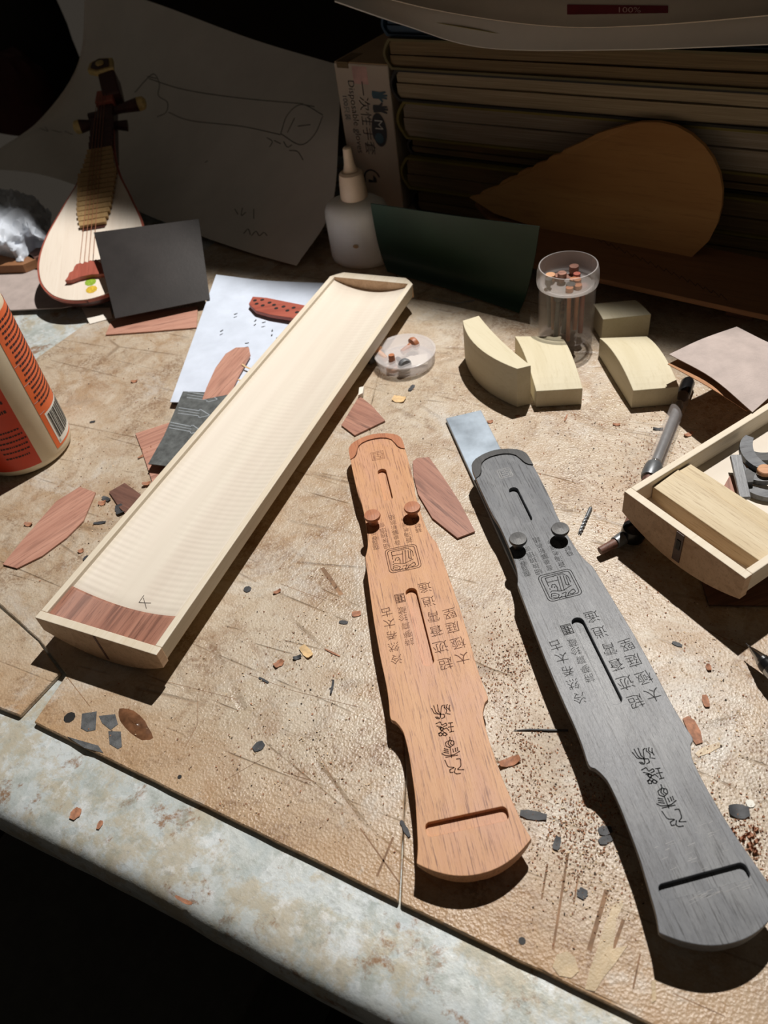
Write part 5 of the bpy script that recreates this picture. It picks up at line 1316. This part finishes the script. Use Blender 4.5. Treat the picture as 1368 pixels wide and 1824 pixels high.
put(592, 1225, 0.010, 0.0016, 0.8, 'shaving_black', 75, 'bent black sliver left of the brown guqin')
put(908, 1358, 0.013, 0.005, 1.3, 'shaving_brown', 10, 'curled reddish shaving right of the brown guqin')
put(950, 1453, 0.014, 0.005, 0.4, 'shaving_black', -20, 'long grey flake beside the slot end of the brown guqin')
put(992, 1503, 0.007, 0.004, 0.4, 'shaving_black', 60, 'grey flake below the long grey flake')
put(1078, 1480, 0.007, 0.005, 0.3, 'shaving_black', 0, 'upper grey flake at the left side of the black guqin')
put(1078, 1497, 0.007, 0.004, 0.3, 'shaving_black', 10, 'lower grey flake at the left side of the black guqin')
put(1037, 1592, 0.005, 0.005, 0.2, 'shaving_black', 50, 'lone grey flake between the two guqin heads')
put(1316, 1446, 0.010, 0.008, 0.8, 'shaving_black', -15, 'grey curled flake at the right side of the black guqin')
put(1336, 1432, 0.004, 0.004, 0.2, 'label_white', 0, 'white fleck beside the grey curled flake')
put(1257, 1250, 0.008, 0.004, 0.6, 'shaving_brown', 80, 'pale orange chip right of the black guqin')
put(1262, 1190, 0.005, 0.003, 1.5, 'shaving_brown', 80, 'small red shaving left of the pencil tip')
put(1206, 1148, 0.006, 0.003, 0.0, 'shaving_black', -40, 'dark plug chip right of the black guqin')
put(711, 712, 0.012, 0.009, 0.9, 'shaving_light', -30, 'pale fan-shaped shaving in front of the clear lid')
put(733, 692, 0.009, 0.004, 0.3, 'shaving_black', 55, 'dark stub in front of the clear lid')
put(873, 752, 0.005, 0.004, 1.2, 'shaving_brown', 0, 'orange chip beside the steel bar')
put(922, 742, 0.004, 0.003, 1.2, 'shaving_brown', 0, 'tiny orange chip in front of the tall block')
put(1008, 745, 0.008, 0.0015, 0.3, 'shaving_brown', 60, 'thin orange splinter in front of the low blocks')
put(1226, 775, 0.008, 0.004, 1.4, 'shaving_brown', 15, 'curled orange shaving beside the glass cutter handle')
put(1098, 757, 0.006, 0.003, 1.2, 'shaving_brown', -20, 'orange chip left of the glass cutter handle')
put(1172, 765, 0.008, 0.003, 1.0, 'shaving_black', -20, 'dark shaving left of the glass cutter handle')
put(165, 752, 0.005, 0.003, 0.3, 'shaving_black', 0, 'dark chip right of the glue bottle')
put(240, 680, 0.007, 0.004, 1.6, 'shaving_brown', 0, 'curled chip in the open board left of the blue-white sheet')
put(183, 897, 0.007, 0.006, 1.8, 'shaving_brown', 0, 'curled shaving between the two left veneers')
put(190, 890, 0.009, 0.005, 1.0, 'shaving_black', -40, 'dark grey curl between the two left veneers')
put(178, 932, 0.010, 0.003, 0.4, 'shaving_black', -5, 'dark sliver right of the pink leaf veneer')
put(215, 910, 0.012, 0.008, 1.4, 'shaving_black', -70, 'dark coiled shaving touching the tray edge')
put(52, 935, 0.008, 0.004, 1.8, 'shaving_brown', -20, 'small coiled shaving left of the pink leaf veneer')
put(145, 982, 0.005, 0.004, 1.8, 'shaving_brown', 20, 'red ring chip below the pink leaf veneer')
put(154, 995, 0.005, 0.004, 0.6, 'shaving_black', 60, 'dark chip at the left tray edge')
put(255, 812, 0.010, 0.003, 0.8, 'shaving_brown', 40, 'orange curl at the lower corner of the dark sandpaper')
put(262, 800, 0.009, 0.004, 1.2, 'shaving_brown', 10, 'upper orange curl beside the dark sandpaper')
put(262, 862, 0.008, 0.004, 1.4, 'shaving_brown', 0, 'red curl on the veneer under the dark sandpaper', z=0.0016)
put(461, 1330, 0.007, 0.006, 0.2, 'shaving_black', 30, 'grey-green flake on the front of the fibreboard')
put(722, 1477, 0.010, 0.0025, 0.3, 'shaving_black', -70, 'dark sliver by the seam left of the brown guqin')
put(135, 1450, 0.007, 0.006, 0.3, 'shaving_brown', 60, 'brown chip on the zinc front edge', z=-0.004)
put(178, 1470, 0.005, 0.003, 0.3, 'shaving_brown', 70, 'small orange chip on the zinc front edge', z=-0.004)
put(330, 1606, 0.012, 0.002, 1.6, 'shaving_brown', -30, 'rusty curl at the rounded zinc edge', z=-0.004)
# flakes on the blue-white sheet
for px, py, rz in ((420, 560, 20), (455, 572, 60), (470, 575, 10), (485, 590, 80), (395, 590, 40), (440, 612, 0), (495, 602, 30)):
    put(px, py, 0.004, 0.0015, 0.5, 'shaving_black', rz, 'tiny dark flake on the blue-white sheet', z=0.0075, group='dark flakes on the blue-white sheet')
put(440, 655, 0.014, 0.002, 0.6, 'shaving_light', -50, 'pale splinter beside the curved pink veneer on the sheet', z=0.0085)
put(432, 680, 0.010, 0.002, 0.8, 'shaving_light', -40, 'lower pale splinter beside the curved pink veneer on the sheet', z=0.0085)
# broken drill bit and a long black sliver
p0, p1 = G(1052, 905, 0.0012), G(1032, 951, 0.0012); d = p1 - p0
db = thing('drill_bit', 'short broken twist drill bit between the black guqin and the right tray', 'drill bit', p0, math.atan2(d.y, d.x))
MB().tube([(0, 0, 0), (d.length * 0.35, 0, 0)], 0.0014, 10).build('shank', 'grey_metal', db, True)
for ph in (0, math.pi):
    MB().tube([(d.length * (0.33 + 0.67 * k / 24), 0.0007 * math.cos(ph + k * 0.7), 0.0007 * math.sin(ph + k * 0.7)) for k in range(25)], [0.0008] * 22 + [0.0006, 0.0004, 0.0002], 6).build('flute', 'grey_metal', db, True)
p0, p1 = G(915, 1301, 0.0006), G(1012, 1301, 0.0006); d = p1 - p0
o = MB().tube([(0, 0, 0), (d.length * 0.3, 0.0004, 0), (d.length * 0.7, 0, 0), (d.length, 0, 0)], [0.0002, 0.0007, 0.0008, 0.0007], 6).build('black_sliver', 'shaving_black', None, True, p0, (0, 0, math.atan2(d.y, d.x))); tag(o, 'long thin black sliver running under the black guqin', 'sliver')
slab('wood_flake', [(1216, 1280), (1226, 1275), (1238, 1284), (1248, 1302), (1252, 1322), (1240, 1326), (1230, 1312)], 0.0003, 0.0006, 'shaving_brown', 'reddish flat flake tucked at the right shoulder of the black guqin', 'wood piece', R(40), 'chips and shavings on the bench')
o = MB().tube([G(772, 531, 0.001), G(795, 537, 0.0015), G(815, 540, 0.002), G(845, 535, 0.001)], 0.0005, 6).build('wire_bit', 'grey_metal'); tag(o, 'thin bent wire lying in the shadow before the green sheet', 'wire')
# a heap of reddish shavings at the right side of the black guqin head
random.seed(9)
for k in range(14):
    put(1322 + random.uniform(-18, 26), 1498 + random.uniform(-22, 26), 0.005, 0.0018, 4.0, 'shaving_brown', random.uniform(0, 360), 'curly reddish shaving in the small heap beside the black guqin head', group='small heap of reddish shavings')
# fine sawdust
DV, DF, DM = [], [], []
def dust(mi, n_, spots, smin, smax, seed):
    random.seed(seed)
    for _ in range(n_):
        cx_, cy_, sx, sy = random.choice(spots)
        p = G(random.gauss(cx_, sx), random.gauss(cy_, sy), 0.0003)
        if p.y < 0.02 or inv_f(p).y < 0.004 or p.y > 0.85: continue
        a_ = random.uniform(0, 6.28); s_ = random.uniform(smin, smax); w_ = s_ * random.uniform(0.25, 0.7)
        c_, q_ = math.cos(a_), math.sin(a_); t_ = random.uniform(0, 0.0004); k = len(DV)
        DV.extend([(p.x + c_ * s_, p.y + q_ * s_, 0.0003 + t_), (p.x - q_ * w_, p.y + c_ * w_, 0.0003), (p.x - c_ * s_, p.y - q_ * s_, 0.0003 + t_ * 0.5), (p.x + q_ * w_, p.y - c_ * w_, 0.0006 + t_)])
        DF.extend([(k, k + 1, k + 2), (k, k + 2, k + 3)]); DM.extend([mi, mi])
_fo = link('tmp', None, None, (FO.x, FO.y, 0), (0, 0, FA)); inv_f = inv(_fo); bpy.data.objects.remove(_fo)
ALL = [(900, 1180, 60, 70), (930, 1330, 60, 90), (1010, 1480, 60, 60), (1060, 1560, 60, 60), (880, 760, 120, 70), (1150, 800, 90, 70), (1100, 900, 90, 120), (1240, 1180, 80, 90), (1300, 1350, 60, 80), (560, 1150, 90, 80), (420, 1300, 180, 100), (200, 720, 90, 100), (190, 930, 60, 60), (560, 1350, 110, 80)]
HEAVY = [(900, 1180, 28, 40), (930, 1340, 30, 60), (1020, 1490, 40, 45), (1060, 1420, 30, 40), (1330, 1500, 30, 40), (1180, 820, 70, 60), (1130, 900, 60, 80)]
dust(0, 2200, ALL, 0.0003, 0.0009, 1)
dust(1, 5200, ALL + HEAVY * 3, 0.0002, 0.0009, 2)
dust(2, 420, ALL, 0.0003, 0.0009, 3)
me = bpy.data.meshes.new('sawdust'); me.from_pydata(DV, [], DF)
for k in ('dust_light', 'dust_brown', 'dust_dark'): me.materials.append(MATS[k])
me.polygons.foreach_set('material_index', DM)
tag(link('sawdust', me), 'fine pale and reddish sawdust scattered over the fibreboard', 'sawdust', None, 'stuff')
